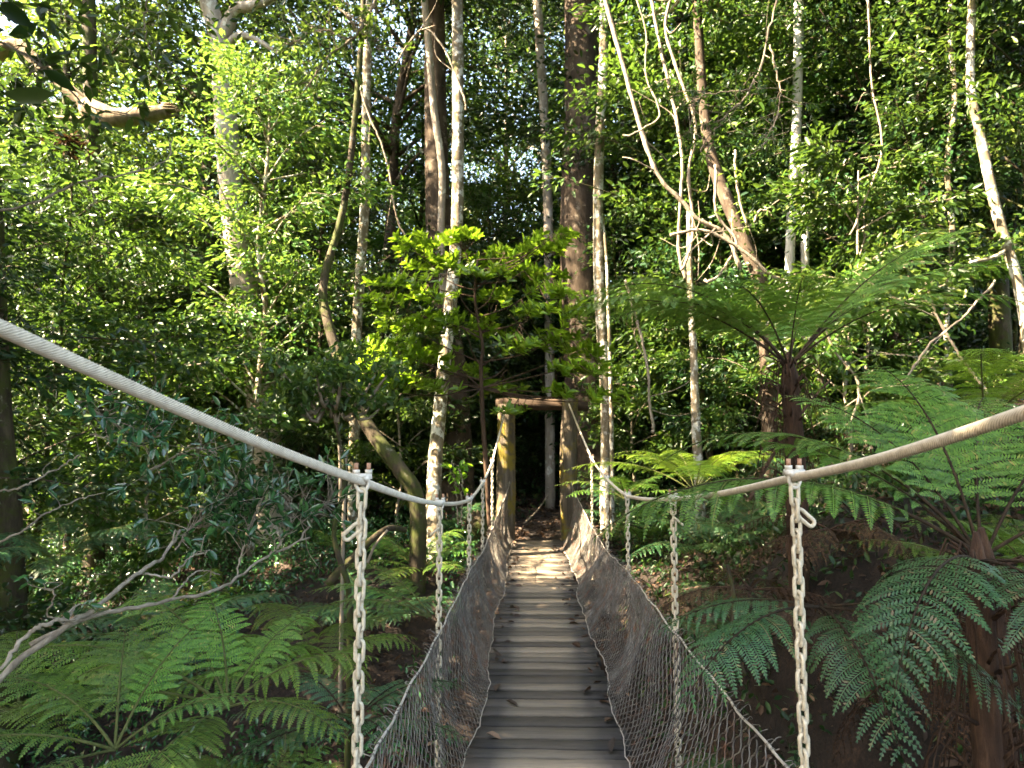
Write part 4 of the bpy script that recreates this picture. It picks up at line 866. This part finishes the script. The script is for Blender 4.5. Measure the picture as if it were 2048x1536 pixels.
vname = ['mid green slender tree', 'lime leaved slender tree', 'low dark leafy tree', 'tall pale trunked tree', 'dense dark leafy tree', 'leafy sapling', 'tall lime leaved tree', 'tall dark crowned tree', 'tall dense canopy tree']
LM = [(-200, 'added for shade past the left edge'), (100, 'behind the left edge trunk'), (260, 'behind the straight grey trunk'), (420, 'left of the pale forked trunk'), (600, 'right of the pale forked trunk'), (760, 'near the dark leaning trunk'),
      (900, 'left of the bright shrub'), (1050, 'behind the bright shrub'), (1180, 'behind the gateway'), (1330, 'right of the massive brown trunk'), (1480, 'among the hanging lianas'), (1620, 'behind the tall tree fern'), (1760, 'right of the twin white stems'),
      (1900, 'before the dark trunk on the right'), (2048, 'behind the crooked trunk on the right'), (9999, 'past the right edge')]
def place_tree(x, y, k, s=None, rz=None, z=None):
    z = float(terr(x, y)) - .05 if z is None else z; s = s or rs.uniform(.8, 1.2)
    px = 1063 + x / max(y, .5) * FPX; lm = ([b for a, b in LM if px < a] or [LM[-1][1]])[0]
    dist = 'near rank' if y < 12 else ('second rank' if y < 16 else ('third rank' if y < 21 else 'far back'))
    tr, cr, H = variants[k]
    nm = 'sapling' if k == 5 else 'tree'; lm = lm.replace('the tall tree fern', 'the tree fern').replace('hanging ', '').replace('the crooked trunk on the right', 'the crooked right trunk').replace('the dark trunk on the right', 'the dark right trunk')
    r = root(nm, (x, y, z), f'{vname[k]} {lm}, {dist}', nm, 'trees of the dense wood'); r.rotation_euler = (rs.uniform(-.06, .06), rs.uniform(-.06, .06), rs.uniform(0, 6.28) if rz is None else rz)
    r.scale = (s, s, s * rs.uniform(.9, 1.15)); obj('trunk', tr, r); obj('crown', cr, r); return r
rs = np.random.RandomState(99)
placed = []
def ok(x, y, dmin):
    return all((x - a)**2 + (y - b)**2 > dmin**2 for a, b in placed)
def fill(n, y0, y1, ks, dmin, xlim=.80, test=None):
    c = 0; tries = 0; dark = {0: 4, 1: 4, 3: 7, 6: 7}
    while c < n and tries < 4000:
        tries += 1; y = rs.uniform(y0, y1); x = rs.uniform(-xlim, xlim) * y
        if not ok(x, y, dmin) or (test and not test(x, y)): continue
        px_ = 1063 + x / y * FPX
        if (340 < px_ < 640 and y < 11.5) or (140 < px_ < 250 and y < 13): continue
        k = ks[rs.randint(len(ks))]
        if x > 2.2 and y < 20 and rs.rand() < .7: k = dark.get(k, k)  # shade on the right put into leaf colour through darker variants
        placed.append((x, y)); place_tree(x, y, k); c += 1
fill(9, 8.5, 12, [2, 5, 0], 1.6, test=lambda x, y: (x < -3.6 or x > 3.4))
fill(28, 12.5, 16.5, [0, 1, 2, 4, 5, 0], 1.5, test=lambda x, y: abs(x - .1) > 1.6)
fill(36, 16.5, 22, [1, 4, 3, 6, 0, 2], 1.9)
fill(38, 22, 32, [3, 6, 7, 4, 1], 2.2)
for x, y, k in [(-.6, 17.2, 2), (.9, 18.0, 2), (.2, 20, 4), (2.6, 15.2, 2), (-2.4, 15.4, 2), (3.8, 16.6, 2)]: place_tree(x, y, k, s=.9)
for x, y, k in [(-10.5, 14.5, 6), (-8.6, 18, 7), (-3.4, 19, 6), (-6.2, 20, 6), (6.4, 11.8, 8), (9.4, 11.2, 8), (-1.2, 21.5, 3), (4.6, 19, 6), (6.4, 16.5, 7), (9.2, 17.5, 7), (12.5, 20, 7), (0.8, 25, 3), (11.5, 15.2, 7), (8.6, 13.6, 7)]: place_tree(x, y, k, s=rs.uniform(1.15, 1.4))
# mostly unseen trees, added left, right and behind to shade bridge and banks
for x, y, k in [(-12.5, 4.8, 8), (-8.2, -2.2, 8), (-11, -3.4, 8), (-14, -.9, 7), (-10, -4.5, 8), (-15, -4, 7), (-13, -8, 8), (-7.5, -4, 8), (-17, 4.5, 8), (-6.8, -2.0, 4), (-18, -1, 7), (6.5, 1.5, 8), (7.5, 4.2, 8), (8.5, 0, 7), (5.0, -4, 8), (0, -9, 7), (9.5, 7.0, 6), (-5, -8.5, 8), 
                (-7.6, 10.3, 0), (-8.9, 1.4, 8), (-6.8, 1.7, 8), (-7.4, 7.3, 4), (-8.8, 6.6, 4), (5.2, 4.0, 8), (4.2, 1.5, 8),  (6.2, 10.4, 4), (5.2, 12.2, 1), (8.0, 9.0, 8), (4.6, 9.6, 5), (3.6, 12.0, 2)]:
    place_tree(x, y, k)

rs = np.random.RandomState(7)
for x, y, k, s_ in [(-7.4, 2.6, 8, 1.25), (-7.6, 8.0, 4, 1.1), (-4.4, 17.2, 7, 1.25), (-7.4, 21, 6, 1.3), (-12.5, 18.5, 3, 1.2)]: place_tree(x, y, k, s=s_)  # first two unseen, added to shade the tree fern and far deck

# far wood as one mass
r_ = np.random.RandomState(400); cs = []
for k in range(1500):
    y = r_.uniform(33, 52); x = r_.uniform(-.85, .85) * y; h = r_.rand()**1.7 * (11 if x < 0 else 20)
    cs.append([x, y, float(terr(x, y)) + h])
for k in range(1500):
    y = r_.uniform(25, 36); x = r_.uniform(-.9, .9) * y; cs.append([x, y, float(terr(x, y)) + r_.rand()**1.3 * 5.5])
cs = np.array(cs)
tag(obj('distant_forest', mesh('distant_forest', leafblob(cs, 2.0, 60, .30, 401, .5), M['leaf_dark'], False)), 'mass of distant foliage seen through the gaps between the trees', 'forest', kind='stuff')

# a last pass so that only trees nothing tells apart share a label
from collections import defaultdict
seen = defaultdict(list)
for o in sc.objects:
    if o.parent is None and 'label' in o: seen[o['label']].append(o)
for l, os_ in seen.items():
    if len(os_) > 1:
        os_.sort(key=lambda o: o.location.y)
        for i, o in enumerate(os_):
            n = len(os_); wd = ('nearer' if i == 0 else 'farther') if n == 2 else ('nearest', 'middle', 'farthest')[min(i, 2)] if n == 3 else None
            if wd: o['label'] = l.replace(', ', f', {wd} one in ' if 'rank' in l else f', {wd} one, ', 1)

for o in sc.objects:
    if o.parent is None and 'label' in o and len(o['label'].split()) > 16: print('LONG', o.name, o['label'])
